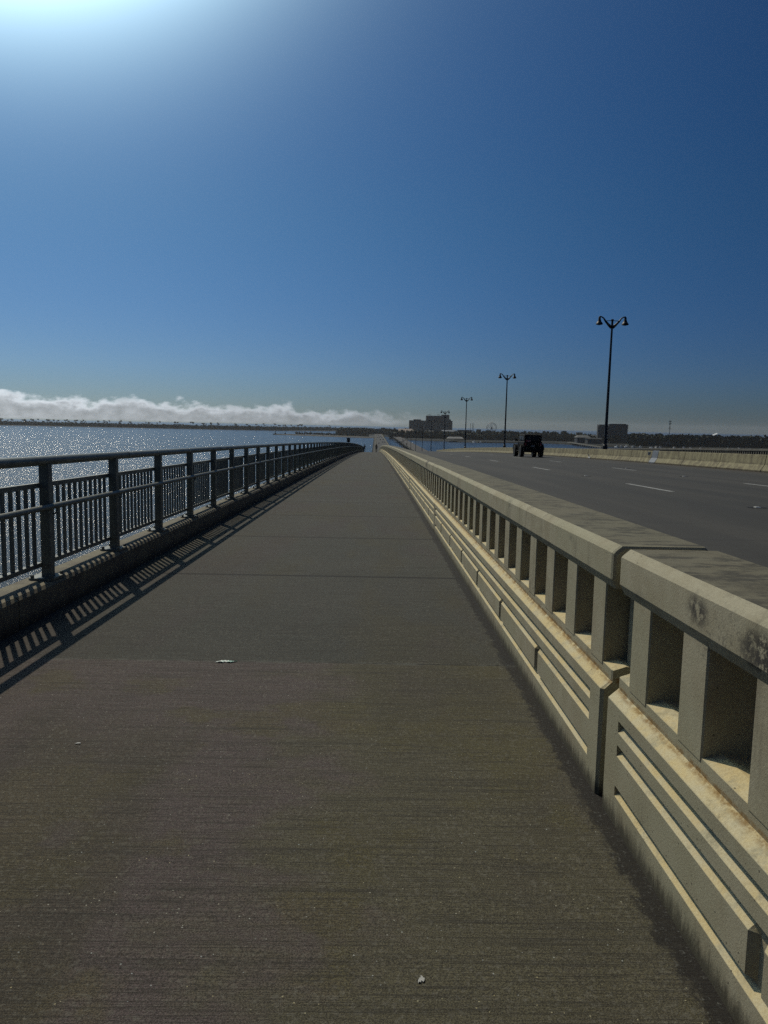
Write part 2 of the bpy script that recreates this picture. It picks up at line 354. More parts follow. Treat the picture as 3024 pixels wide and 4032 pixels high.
M_BARK = material("bark", (.06, .05, .04), .9, .2, build=speck((.06, .05, .04), (.04, .03, .025), 1, 6))
M_LEAF = material("foliage", (.04, .055, .03), .8, .2, build=speck((.022, .030, .018), (.034, .042, .024), .08, .6, .0))
M_LAND = material("shore_ground", (.12, .11, .08), .9, .2, build=speck((.013, .014, .011), (.009, .011, .008), .02, .3, .1, .2))
M_SAND = material("pale_sand", (.35, .33, .28), .9, .2, build=speck((.075, .07, .06), (.05, .048, .04), .03, .3, .1, .2))
M_SKIN = material("skin", (.30, .19, .14), .7, .3, build=speck((.30, .19, .14), (.24, .15, .11), 8, 40, .05))
M_CLOTH = material("dark_clothing", (.025, .028, .034), .9, .2, build=speck((.025, .028, .034), (.04, .04, .045), 6, 60))
M_HAIR = material("dark_hair", (.02, .015, .012), .8, .3, build=speck((.02, .015, .012), (.03, .022, .018), 20, 90))

def water_nodes(t, p):
    v = pos(t)
    a = t.noise(t.mapping(v, scale=(1.0, 1.3, 1)), .012, 12, .56)
    b = t.noise(t.mapping(v, scale=(.75, 1.6, 1), loc=(5, 8, 0)), 1.0, 9, .64)
    h = t.math('ADD', t.math('MULTIPLY', a, 11.0), t.math('MULTIPLY', b, .47))
    bump(t, p, h, 1.0, 1.0)
    big = t.noise(t.mapping(v, scale=(1, .35, 1)), .004, 5, .6)
    t.l(t.mix(t.ramp(big, .35, .65), (.012, .015, .015), (.016, .017, .017)), p.inputs['Base Color'])
    p.inputs['IOR'].default_value = 1.33
M_WATER = material("bay_water", (.02, .04, .05), .18, .30, build=water_nodes)

# ------------------------------------------------------------------ mesh helpers
class MB:
    def __init__(s): s.v = []; s.f = []; s.mi = []
    def add(s, vs, fs, mi=0):
        o = len(s.v); s.v += [tuple(a) for a in vs]; s.f += [tuple(i + o for i in f) for f in fs]; s.mi += [mi]*len(fs); return s
    def box(s, x0, x1, y0, y1, z0, z1, mi=0, taper=0):
        k = taper
        vs = [(x0, y0, z0), (x1, y0, z0), (x1, y1, z0), (x0, y1, z0), (x0+k, y0+k, z1), (x1-k, y0+k, z1), (x1-k, y1-k, z1), (x0+k, y1-k, z1)]
        return s.add(vs, [(0, 3, 2, 1), (4, 5, 6, 7), (0, 1, 5, 4), (1, 2, 6, 5), (2, 3, 7, 6), (3, 0, 4, 7)], mi)
    def cbox(s, x0, x1, y0, y1, z0, z1, c=.01, mi=0):
        """box with chamfered vertical edges"""
        pts = [(x0+c, y0), (x1-c, y0), (x1, y0+c), (x1, y1-c), (x1-c, y1), (x0+c, y1), (x0, y1-c), (x0, y0+c)]
        return s.prism(pts, z0, z1, mi)
    def prism(s, pts, z0, z1, mi=0):
        n = len(pts); vs = [(a, b, z0) for a, b in pts] + [(a, b, z1) for a, b in pts]
        fs = [tuple(reversed(range(n))), tuple(range(n, 2*n))] + [(i, (i+1) % n, n+(i+1) % n, n+i) for i in range(n)]
        return s.add(vs, fs, mi)
    def sweep(s, prof_pts, stations, closed=True, caps=True, mi=0):
        """prof_pts(station)->list of (x,z); stations list of y with optional z offset function"""
        rings = []; n = None
        for y, zo in stations:
            pp = prof_pts(y) if callable(prof_pts) else prof_pts
            n = len(pp); rings.append([(x, y, z + zo) for x, z in pp])
        vs = [q for r in rings for q in r]; fs = []
        for k in range(len(rings)-1):
            for i in range(n if closed else n-1):
                j = (i+1) % n; fs.append((k*n+i, k*n+j, (k+1)*n+j, (k+1)*n+i))
        if caps and closed:
            fs.append(tuple(range(n))); fs.append(tuple(reversed(range((len(rings)-1)*n, len(rings)*n))))
        return s.add(vs, fs, mi)
    def tube(s, pts, r, n=10, mi=0, caps=True):
        pts = [Vector(p) for p in pts]; rs = r if isinstance(r, (list, tuple)) else [r]*len(pts)
        rings = []
        up = Vector((0, 0, 1))
        for i, p in enumerate(pts):
            d = (pts[min(i+1, len(pts)-1)] - pts[max(i-1, 0)]).normalized()
            a = d.cross(up)
            if a.length < .05: a = d.cross(Vector((1, 0, 0)))
            a.normalize(); b = d.cross(a)
            rings += [tuple(p + (a*math.cos(2*math.pi*k/n) + b*math.sin(2*math.pi*k/n))*rs[i]) for k in range(n)]
        fs = []
        for i in range(len(pts)-1):
            for k in range(n):
                j = (k+1) % n; fs.append((i*n+k, i*n+j, (i+1)*n+j, (i+1)*n+k))
        if caps: fs.append(tuple(range(n))); fs.append(tuple(reversed(range((len(pts)-1)*n, len(pts)*n))))
        return s.add(rings, fs, mi)
    def lathe(s, prof_rz, c=(0, 0, 0), n=16, mi=0, axis='Z'):
        vs = []
        for r, z in prof_rz:
            for k in range(n):
                a = 2*math.pi*k/n
                q = (r*math.cos(a), r*math.sin(a), z)
                if axis == 'X': q = (z, q[0], q[1])
                vs.append((q[0]+c[0], q[1]+c[1], q[2]+c[2]))
        m = len(prof_rz); fs = []
        for i in range(m-1):
            for k in range(n):
                j = (k+1) % n; fs.append((i*n+k, i*n+j, (i+1)*n+j, (i+1)*n+k))
        fs.append(tuple(reversed(range(n)))); fs.append(tuple(range((m-1)*n, m*n)))
        return s.add(vs, fs, mi)
    def build(s, name, mats, parent=None, smooth=False, fix=True, loc=None):
        me = bpy.data.meshes.new(name); me.from_pydata(s.v, [], s.f)
        if not isinstance(mats, (list, tuple)): mats = [mats]
        for m in mats: me.materials.append(m)
        for p, i in zip(me.polygons, s.mi): p.material_index = i
        if fix:
            bm = bmesh.new(); bm.from_mesh(me); bmesh.ops.recalc_face_normals(bm, faces=bm.faces); bm.to_mesh(me); bm.free()
        if smooth:
            for p in me.polygons: p.use_smooth = True
        o = bpy.data.objects.new(name, me); COL.objects.link(o)
        if parent is not None: o.parent = parent
        if loc is not None: o.location = loc
        return o
def smooth_angle(o, deg=35):
    me = o.data
    for p in me.polygons: p.use_smooth = True
    me.set_sharp_from_angle(angle=R(deg)); return o
def tag(o, label, cat, group=None):
    o['label'] = label; o['category'] = cat
    if group: o['group'] = group
    return o
def struct(o): o['kind'] = 'structure'; return o
def stuff(o, label, cat): o['kind'] = 'stuff'; o['label'] = label; o['category'] = cat; return o
def thing(name, label, cat, loc=(0, 0, 0), rot=(0, 0, 0), group=None):
    o = bpy.data.objects.new(name, None); COL.objects.link(o); o.empty_display_size = .3
    o.location = loc; o.rotation_euler = rot; return tag(o, label, cat, group)
def copy_tree(o, parent=None):
    c = o.copy(); COL.objects.link(c); c.parent = parent
    for ch in o.children: copy_tree(ch, c)
    return c
def place(o, y, lift=0.0, x=0.0):
    o.location = (x, y, prof(y) + lift); o.rotation_euler = (math.atan(slope(y)), 0, o.rotation_euler.z); return o
ORD = ['first', 'second', 'third', 'fourth', 'fifth', 'sixth', 'seventh', 'eighth', 'ninth', 'tenth', 'eleventh', 'twelfth', 'thirteenth',
       'fourteenth', 'fifteenth', 'sixteenth', 'seventeenth', 'eighteenth', 'nineteenth', 'twentieth', 'twenty first', 'twenty second', 'twenty third',
       'twenty fourth', 'twenty fifth', 'twenty sixth', 'twenty seventh', 'twenty eighth', 'twenty ninth', 'thirtieth', 'thirty first', 'thirty second',
       'thirty third', 'thirty fourth', 'thirty fifth', 'thirty sixth', 'thirty seventh', 'thirty eighth', 'thirty ninth', 'fortieth', 'forty first',
       'forty second', 'forty third', 'forty fourth', 'forty fifth', 'forty sixth']
def ys(a, b, near=1.0):
    out = [a]; y = a
    while y < b:
        st = .5 if y < 30 else (2 if y < 120 else 8)
        y = min(b, y + st*near); out.append(y)
    return out

# ------------------------------------------------------------------ water, land
wm = MB(); RWAT = 9700; n = 160
wm.add([(0, 0, WATER)] + [(RWAT*math.cos(2*math.pi*k/n), RWAT*math.sin(2*math.pi*k/n), WATER) for k in range(n)],
       [(0, k+1, (k+1) % n + 1) for k in range(n)])
struct(wm.build("water", M_WATER))

def land(name, pts, h, mat, edge=6.0):
    """low land: outline (x, y), shelving edge"""
    m = MB(); n = len(pts); cx = sum(p[0] for p in pts)/n; cy = sum(p[1] for p in pts)/n
    def ins(p, d):
        v = Vector((cx - p[0], cy - p[1])); v.normalize(); return (p[0]+v.x*d, p[1]+v.y*d)
    a = [(x, y, WATER - .5) for x, y in pts]; b = [(*ins(p, edge), WATER + h*.6) for p in pts]; c = [(*ins(p, edge*5), WATER + h) for p in pts]
    vs = a + b + c; fs = []
    for k in range(2):
        for i in range(n): j = (i+1) % n; fs.append((k*n+i, k*n+j, (k+1)*n+j, (k+1)*n+i))
    fs.append(tuple(range(2*n, 3*n)))
    m.add(vs, fs); return struct(m.build(name, mat))
def shore(seq): return [(XP(px, z), z) for px, z in seq]
land("island_ground", shore([(-500, 2560), (-150, 2565), (200, 2570), (500, 2600), (800, 2625), (1100, 2640), (1300, 2800), (1460, 2900)]) +
     [(30, 3400), (-600, 3500), (-2200, 3450), (-2600, 3000)], 2.0, M_LAND)
land("spit_ground", shore([(1074, 1800), (1150, 1740), (1250, 1690), (1350, 1640), (1450, 1590)]) + [(20, 1660), (10, 1800), (-60, 1860), (-180, 1850)], 1.6, M_SAND)
land("town_ground", shore([(1440, 1950), (1520, 1800), (1560, 1500), (1600, 1470), (1740, 1420), (1879, 1354), (2000, 1385), (2100, 1420), (2200, 1400), (2300, 1300),
      (2420, 1240), (2700, 1250), (2860, 1215), (3024, 1200), (3400, 1180)]) + [(1900, 2600), (900, 3200), (200, 3200), (-60, 2700)], 3.0, M_LAND)
# ------------------------------------------------------------------ bridge decks
XL, XR = -2.73, 1.0
def strip(name, x0, x1, a, b, lift, mat):
    m = MB(); m.sweep([(x0, lift), (x1, lift)], [(y, prof(y)) for y in ys(a, b)], closed=False, caps=False)
    o = m.build(name, mat, fix=False)
    me = o.data
    if me.polygons[0].normal.z < 0: me.flip_normals()
    return struct(o)
strip("walkway", XL - .05, XR + .06, -5, YEND, 0, M_WALK)
road = strip("road", 1.40, 17.6, -5, YEND, ROAD, M_ROAD)
strip("opposite_road", 40.3, 56, -5, YEND, ROAD, M_ROAD)
def deck(name, x0, x1):
    m = MB()
    m.sweep([(x0, -.02), (x0, -.42), (x0+.9, -.6), (x0+1.1, -2.4), (x1-1.1, -2.4), (x1-.9, -.6), (x1, -.42), (x1, -.02)], [(y, prof(y)) for y in ys(-5, YEND)])
    return struct(m.build(name, M_DECK))
deck("bridge_deck", -3.02, 17.9); deck("opposite_bridge_deck", 40.0, 56.4)
# painted lane dashes belong to the road
def dash(x, y0, y1, w=.15):
    m = MB(); m.sweep([(x-w/2, ROAD+.004), (x+w/2, ROAD+.004)], [(y, prof(y)) for y in (y0, (y0+y1)/2, y1)], closed=False, caps=False)
    o = m.build("lane_marking", M_MARK, road, fix=False)
    if o.data.polygons[0].normal.z < 0: o.data.flip_normals()
for k in range(-1, 13):
    dash(7.2, 17.0 + 12.2*k, 20.1 + 12.2*k); dash(11.3, 18.4 + 12.2*k, 21.5 + 12.2*k)
for x in (2.75, 15.6):
    m = MB(); m.sweep([(x-.06, ROAD+.004), (x+.06, ROAD+.004)], [(y, prof(y)) for y in ys(0.0, 400)], closed=False, caps=False)
    o = m.build("edge_line", M_MARK if False else material("worn_edge_paint", (.13, .13, .12), .8, .3, build=speck((.14, .14, .125), (.09, .09, .085), 2, 40)), road, fix=False)
    if o.data.polygons[0].normal.z < 0: o.data.flip_normals()
# piers
pm = {}
first = {}
for side, (xa, xb, nm) in enumerate(((-2.0, 17.0, 'this'), (41.0, 55.5, 'opposite'))):
    for k in range(0, 29):
        y = 700 + 44.0*k
        if side not in first:
            m = MB(); hgt = 4.2
            m.box(xa, xb, -.9, .9, -2.9, -2.38)
            for i in range(4):
                xc = xa + 1.2 + i*(xb - xa - 2.4)/3; m.lathe([(.75, -7.5), (.75, -2.85)], (xc, 0, 0), 12)
            o = m.build("bridge_pier", M_DECK); first[side] = o
        else:
            o = first[side].copy(); COL.objects.link(o)
        o.location = (0, y, prof(y))
        tag(o, "concrete pier in the water, %s under the far low %s" % (ORD[k], "span of the walkway bridge" if side == 0 else "span of the opposite bridge"), "pier", "piers under the low spans")

# ------------------------------------------------------------------ balustrade between path and road
PL = 8.69
def plinth_mb(full=True):
    G = .026
    def pr(g, nd, ch):
        # g groove depth, nd notch depth of the block band, ch end chamfer
        b = nd
        return [(0+ch, -.05), (0+ch, .118), (g+ch*0 + (ch if g == 0 else 0), .142 if g else .13), (g + (ch if g == 0 else 0), .158),
                (b+ch, .162), (b+ch, .286), (g + (ch if g == 0 else 0), .312), (g + (ch if g == 0 else 0), .329), (ch, .333), (ch, .384),
                (g + (ch if g == 0 else 0), .411), (g + (ch if g == 0 else 0), .428), (ch, .432), (ch, .482), (.045+ch*.3, .516), (.045+ch*.3, .565),
                (.105, .584), (.20, .568), (.37, .560), (.42, .53), (.42, -.05)]
    st = [(.012, 0, 0, .014), (.026, 0, 0, 0), (.16, 0, 0, 0), (.162, G, 0, 0)]
    y = 1.30
    for yy in (1.22, 2.47, 3.72, 4.97, 6.22, 7.47):
        st += [(yy-.040, G, 0, 0), (yy-.022, G, G, 0), (yy+.022, G, G, 0), (yy+.040, G, 0, 0)]
    st += [(PL-.162, G, 0, 0), (PL-.16, 0, 0, 0), (PL-.026, 0, 0, 0), (PL-.012, 0, 0, .014)]
    m = MB(); rings = []
    for (yy, g, nd, ch) in st: rings.append([(XR + x, yy, z) for x, z in pr(g, nd, ch)])
    n = len(rings[0]); vs = [q for r in rings for q in r]; fs = []
    for k in range(len(rings)-1):
        for i in range(n): j = (i+1) % n; fs.append((k*n+i, k*n+j, (k+1)*n+j, (k+1)*n+i))
    fs += [tuple(range(n)), tuple(reversed(range((len(rings)-1)*n, len(rings)*n)))]
    return m.add(vs, fs)
def cap_mb(x0=1.022, x1=1.452, a=.012, b=PL-.012):
    def pr(c):
        return [(x0+c, .965), (x0+c, 1.078), (x0+.010+c, 1.090), (x0+.036+c, 1.112), (x1-.036, 1.112), (x1, 1.080), (x1, .965), (x1-.06, .924), (x0+.020+c, .924)]
    m = MB(); rings = []
    st = [(a, .016, -.012), (a+.006, .004, -.003), (a+.02, 0, 0)] + [(a + (b-a)*k/6, 0, 0) for k in range(1, 6)] + [(b-.02, 0, 0), (b-.006, .004, -.003), (b, .016, -.012)]
    for y, c, dz in st: rings.append([(x, y, z + (dz if z > 1.0 else 0)) for x, z in pr(c)])
    n = len(rings[0]); vs = [q for r in rings for q in r]; fs = []
    for k in range(len(rings)-1):
        for i in range(n): j = (i+1) % n; fs.append((k*n+i, k*n+j, (k+1)*n+j, (k+1)*n+i))
    fs += [tuple(range(n)), tuple(reversed(range((len(rings)-1)*n, len(rings)*n)))]
    return m.add(vs, fs)
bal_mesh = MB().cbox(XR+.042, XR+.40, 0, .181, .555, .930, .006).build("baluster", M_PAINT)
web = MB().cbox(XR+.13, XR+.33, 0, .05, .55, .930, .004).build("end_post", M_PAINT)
MOD = PL/19
panel0 = thing("balustrade", "x", "concrete railing", group="concrete balustrade panels between path and road")
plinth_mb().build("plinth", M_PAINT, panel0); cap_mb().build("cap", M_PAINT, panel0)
for k in range(19):
    b = bal_mesh if k == 0 else bal_mesh.copy()
    if k: COL.objects.link(b)
    b.parent = panel0; b.location = (0, MOD*k + (MOD-.181)/2, 0)
web.parent = panel0; web.location = (0, .03, 0)
w2 = web.copy(); COL.objects.link(w2); w2.parent = panel0; w2.location = (0, PL-.08, 0)
J0 = 2.93
for k in range(-1, 22):
    o = panel0 if k == -1 else copy_tree(panel0)
    place(o, J0 + PL*k - (.055 if k == -1 else 0))
    if k == -1: o['label'] = "beige concrete balustrade beside the camera, with a dark soot stain on its cap"
    else: o['label'] = "%s beige concrete balustrade beyond the wide joint, beside the path" % ORD[k]
# far low stretch, one run per span
def far_run(name, mk, label, cat, group, x=0, a=690, b=YEND, mat=M_PAINT, lift=0, step=44.0, ordtxt="%s"):
    base = None; k = 0; y = a
    while y < b - 10 and k < 46:
        if base is None: base = mk().build(name, mat); o = base
        else: o = base.copy(); COL.objects.link(o)
        place(o, y, lift, x); tag(o, label % ORD[k], cat, group); y += step; k += 1
def far_bal():
    m = MB(); L = 43.9
    m.box(1.0, 1.42, 0, L, -.05, .565); m.box(1.022, 1.45, 0, L, .925, 1.11)
    for i in range(48): m.box(1.04, 1.40, i*L/48+.2, i*L/48+.45, .56, .93)
    return m
far_run("balustrade_run", far_bal, "%s span of the far low concrete balustrade beyond the crest", "concrete railing", "far balustrade runs beyond the crest")

# ------------------------------------------------------------------ curb and steel railing on the left
CW = [(-2.73, -.05), (-2.73, .235), (-2.752, .262), (-3.01, .27), (-3.03, .25), (-3.03, -.40)]
def curb_sec(L):
    return MB().sweep(CW, [(0.006, 0), (L-.006, 0)])
CL = 4.794; S0 = 3.34
curb0 = curb_sec(CL*2).build("curb", M_CURB)
for k in range(-1, 18):
    o = curb0 if k == -1 else curb0.copy()
    if k > -1: COL.objects.link(o)
    place(o, S0 + 2.05 + CL*2*k); struct(o)
RX = -2.84
sec0 = thing("railing_section", "x", "steel railing", group="steel railing sections on the curb")
POFF = (1.195, 2.793, 4.391); BAY = 1.598
m = MB(); m.tube([(RX, .012, 1.292), (RX, CL-.012, 1.292)], .041, 16); o = m.build("top_rail", M_RAIL, sec0); smooth_angle(o)
m = MB(); m.tube([(RX, -.03, 1.292), (RX, .03, 1.292)], .036, 12); o = m.build("rail_sleeve", M_RAIL, sec0)
HX = -2.785; IX = -2.90
m = MB(); m.tube([(HX, .006, .898), (HX, CL-.006, .898)], .025, 12); o = m.build("handrail", M_RAIL, sec0); smooth_angle(o)
for i, py_ in enumerate(POFF):
    m = MB(); m.cbox(RX-.042, RX+.042, py_-.041, py_+.041, .27, 1.265, .006)
    po = m.build("post", M_RAIL, sec0)
    m = MB(); m.cbox(RX-.12, RX+.095, py_-.13, py_+.13, .266, .286, .02)
    for dx in (-.09, .07):
        for dy in (-.105, .105): m.lathe([(.016, .286), (.016, .307), (.01, .312)], (RX+dx, py_+dy, 0), 8)
    m.build("base_plate", M_RAIL, po)
    m = MB(); m.tube([(RX+.04, py_+.03, .83), (HX-.01, py_+.06, .83), (HX, py_+.075, .84), (HX, py_+.075, .88)], .009, 8)
    m.build("handrail_bracket", M_RAIL, po)
    a, b = py_+.05, py_+BAY-.05
    m = MB(); m.box(IX-.022, IX+.022, a-.03, b+.03, 1.058, 1.10); m.build("infill_top_rail", M_RAIL, sec0)
    m = MB(); m.box(IX-.022, IX+.022, a-.03, b+.03, .370, .408); m.build("infill_bottom_rail", M_RAIL, sec0)
    m = MB()
    for q in range(12):
        yc = a + (b-a)*(q+.5)/12; m.box(IX-.009, IX+.009, yc-.021, yc+.021, .407, 1.059)
    m.build("pickets", M_RAIL, sec0)
for k in range(-1, 38):
    o = sec0 if k == -1 else copy_tree(sec0)
    place(o, S0 + CL*k)
    o['label'] = ("grey steel railing section beside the camera, running out of the photo" if k == -1 else
                  "%s three post grey steel railing section along the curb, counting from the camera" % ORD[k])
def far_rail():
    m = MB(); L = 43.9
    m.box(-3.03, -2.73, 0, L, -.05, .27)
    m.box(RX-.04, RX+.04, 0, L, 1.26, 1.34); m.box(RX-.02, RX+.02, 0, L, 1.065, 1.105); m.box(RX-.02, RX+.02, 0, L, .376, .414)
    for i in range(26): m.box(RX-.05, RX+.05, i*1.69, i*1.69+.1, .2, 1.27)
    for i in range(200): m.box(RX-.012, RX+.012, i*.2195+.06, i*.2195+.13, .3, 1.03)
    return m
far_run("railing_run", far_rail, "%s span of the far low steel railing beyond the crest", "steel railing", "far railing runs beyond the crest", mat=M_RAIL)
# dark box light clamped outside the railing near the crest
t_ = thing("navigation_light", "small dark box light standing above the railing near the crest of the bridge", "light", (0, 0, 0))
place(t_, 80.0)
MB().tube([(RX-.14, 0, .2), (RX-.14, 0, 1.40)], .05, 8).build("mount_pole", M_RAIL, t_)
mm = MB(); mm.cbox(RX-.34, RX+.02, -.2, .2, 1.38, 1.82, .05); mm.box(RX-.40, RX+.08, -.25, .25, 1.82, 1.86); mm.build("light_box", M_LAMP, t_)

# ------------------------------------------------------------------ road side barrier
BX = 17.3; BLn = 8.35
def bar_mb(L=BLn, groove=True):
    def pr(g): return [(0+g, -.05), (0+g, .075), (.17+g, .33), (.235+g, .765), (.25+g, .78), (.48, .78), (.55, .33), (.6, -.05)]
    st = [(.012, .01), (.03, 0)]
    if groove: st += [(L/2-.03, 0), (L/2-.012, .025), (L/2+.012, .025), (L/2+.03, 0)]
    st += [(L-.03, 0), (L-.012, .01)]
    m = MB(); rings = [[(x, y, z) for x, z in pr(g)] for y, g in st]; n = 8
    vs = [q for r in rings for q in r]; fs = []
    for k in range(len(rings)-1):
        for i in range(n): j = (i+1) % n; fs.append((k*n+i, k*n+j, (k+1)*n+j, (k+1)*n+i))
    fs += [tuple(range(n)), tuple(reversed(range((len(rings)-1)*n, len(rings)*n)))]
    return m.add(vs, fs)
bar0 = bar_mb().build("road_barrier", M_BARRIER)
for k in range(0, 22):
    y = 19.1 + BLn*k
    o = bar0 if k == 0 else bar0.copy()
    if k: COL.objects.link(o)
    place(o, y, ROAD, BX)
    tag(o, "%s length of mottled beige concrete barrier across the road, counting from the camera" % ORD[k], "road barrier", "barrier sections across the road")
def far_bar(): return bar_mb(43.9, False)
far_run("barrier_run", far_bar, "%s span of the far low road barrier beyond the crest", "road barrier", "far barrier runs beyond the crest", x=BX, mat=M_BARRIER, lift=ROAD)
# metal cover plate over the expansion joint + small inspection box
cp = MB(); pr_ = [(-.012, .02), (-.012, .08), (.158, .338), (.224, .775), (.30, .80), (.50, .80), (.50, .785), (.25, .785), (.236, .765), (.171, .33), (.001, .075), (.001, .02)]
cp.sweep(pr_, [(0, 0), (.95, 0)]); o = cp.build("joint_cover_plate", M_PLATE); place(o, 43.75, ROAD, BX)
tag(o, "grey metal plate covering a joint in the road barrier", "cover plate")
jb = thing("junction_box", "small dark square hatch set in the barrier beside the grey plate", "hatch"); place(jb, 45.0, ROAD, BX)
MB().box(.19, .25, 0, .42, .50, .72).build("frame", M_PLATE, jb); MB().box(.178, .2, .06, .36, .54, .68).build("hatch_lid", M_LAMP, jb)
# drain openings at the barrier foot with a pale reflector
dr0 = None
for i, (y, lb) in enumerate(((56.9, "dark drain slot with a white reflector at the barrier foot below the tall lamp post"),
                             (73.0, "dark drain slot at the barrier foot past the black vehicle"))):
    if dr0 is None:
        dr0 = thing("drain_slot", lb, "drain", group="drain slots in the barrier")
        mm = MB(); mm.add([(-.012, 0, .03), (.155, .9, .335), (.155, 1.25, .335), (-.012, .45, .03), (.03, 0, .03), (.2, .9, .335), (.2, 1.25, .335), (.03, .45, .03)],
                          [(0, 1, 2, 3), (7, 6, 5, 4), (0, 4, 5, 1), (1, 5, 6, 2), (2, 6, 7, 3), (3, 7, 4, 0)])
        mm.build("opening", M_BLACK, dr0)
        mm = MB(); mm.box(-.03, .0, .05, .5, .04, .16); mm.build("reflector", M_WHITE, dr0); o = dr0
    else: o = copy_tree(dr0)
    o['label'] = lb; place(o, y, ROAD, BX)
# raised pavement markers
mk0 = None
RM = [(2470, 1845, "raised road marker out in front of the grey barrier plate"), (2310, 1875, "raised road marker level with the near lane dash, towards the black vehicle"),
      (2700, 1877, "raised road marker in the lane between the near dash and the barrier"), (3000, 2002, "big glinting raised road marker at the edge of the photo"),
      (2104, 1806, "raised road marker just below the black vehicle"), (1906, 1806, "raised road marker below the foot of the third lamp post"),
      (1822, 1793, "tiny raised road marker where the road meets the balustrade cap")]
for px, py_, lb in RM:
    Y_ = py_ - 1670 - .02065*(px-1478); s_ = Y_/F_PX
    q = s_ - PA; h_ = EYE - ROAD; dsc = q*q - 4*PC*h_
    y = (q - math.sqrt(max(dsc, 0)))/(2*PC); x = (px - 1478 + .02065*(py_-1670))/F_PX*y
    if mk0 is None:
        mk0 = thing("road_marker", lb, "road marker", group="raised road markers")
        MB().box(-.055, .055, -.05, .05, .002, .022, taper=.018).build("body", M_MARK, mk0)
        MB().add([(-.05, -.051, .004), (.05, -.051, .004), (.036, -.036, .019), (-.036, -.036, .019), (-.05, -.049, .004), (.05, -.049, .004), (.036, -.034, .019), (-.036, -.034, .019)],
                 [(0, 1, 2, 3), (4, 7, 6, 5), (0, 4, 5, 1), (1, 5, 6, 2), (2, 6, 7, 3), (3, 7, 4, 0)]).build("reflector", M_WHITE, mk0); o = mk0
        MB().box(-.16, .16, -.07, .07, .001, .004).build("black_pad", M_BLACK, mk0)  # flat black pad, wider than the marker body
    else: o = copy_tree(mk0)
    o['label'] = lb; place(o, y, ROAD + .003, x)

# ------------------------------------------------------------------ balustrade of the opposite bridge
def opp_mb():
    m = MB(); L = PL
    m.box(0, .40, 0.012, L-.012, -.05, .34); m.sweep([(-.02, .90), (-.02, 1.07), (.02, 1.10), (.38, 1.10), (.42, 1.07), (.42, .90)], [(.012, 0), (L-.012, 0)])
    for i in range(19): m.box(.03, .37, i*MOD+.138, i*MOD+.319, .33, .91)
    return m
op0 = opp_mb().build("opposite_balustrade", M_DECK)
for k in range(0, 26):
    o = op0 if k == 0 else op0.copy()
    if k: COL.objects.link(o)
    place(o, 62 + PL*k, ROAD, 39.9)
    tag(o, "%s open concrete railing length of the opposite bridge, seen over the barrier" % ORD[k], "concrete railing", "opposite bridge railing panels")
def opp_far():
    m = MB(); L = 43.9
    m.box(0, .40, 0, L, -.05, .34); m.box(-.02, .42, 0, L, .90, 1.10)
    for i in range(48): m.box(.03, .37, i*L/48+.2, i*L/48+.45, .33, .91)
    return m
far_run("opposite_balustrade_run", opp_far, "%s far low span of the opposite bridge railing", "concrete railing", "far railing spans of the opposite bridge", x=39.9, mat=M_DECK, lift=ROAD)

# ------------------------------------------------------------------ lamp posts
lamp0 = thing("lamp_post", "x", "street lamp", group="twin headed lamp posts along the barrier")
HL = 10.75
MB().lathe([(.30, -.6), (.30, .75), (.19, .78), (.19, 1.1), (.125, 1.15), (.075, HL-.35)], n=14).build("pole", M_LAMP, lamp0)
m = MB()
m.lathe([(.08, HL-.5), (.085, HL+.12), (.11, HL+.13), (.11, HL+.20), (.02, HL+.23)], n=12)
m.build("finial", M_LAMP, lamp0)
for s in (-1, 1):
    m = MB()
    pts = [(s*.05, 0, HL-.42), (s*.28, 0, HL-.22), (s*.52, 0, HL+.03), (s*.70, 0, HL+.28), (s*.85, 0, HL+.38), (s*1.0, 0, HL+.41), (s*1.06, 0, HL+.36)]
    m.tube(pts, [.13, .10, .075, .055, .05, .05, .045], 10)
    m.tube([(0, 0, HL+.10), (s*.56, 0, HL+.09)], .026, 8)
    m.build("arm", M_LAMP, lamp0, smooth=True)
    m = MB(); cx = s*1.02
    prof_ = [(.05, HL+.40), (.09, HL+.34), (.10, HL+.18), (.13, HL+.10), (.15, HL+.02), (.21, HL-.05), (.255, HL-.12), (.275, HL-.19), (.20, HL-.225), (.05, HL-.26)]
    m.lathe(prof_, (cx, 0, 0), 16); o = m.build("lamp_head", M_LAMP, lamp0); smooth_angle(o, 40)
for k in range(0, 42):
    y = 57.0 + 44.5*k
    if 360 < y < 560: pass
    o = lamp0 if k == 0 else copy_tree(lamp0)
    o.location = (18.46, y, prof(y) + ROAD); o.rotation_euler = (0, 0, 0)
    if k > 0: o.rotation_euler = (0, 0, R(random.uniform(-2, 2)))
    o['label'] = ("tallest dark twin headed lamp post, standing in front of the balconied hotel" if k == 0 else
                  "%s dark twin headed lamp post counting away along the barrier" % ORD[k])

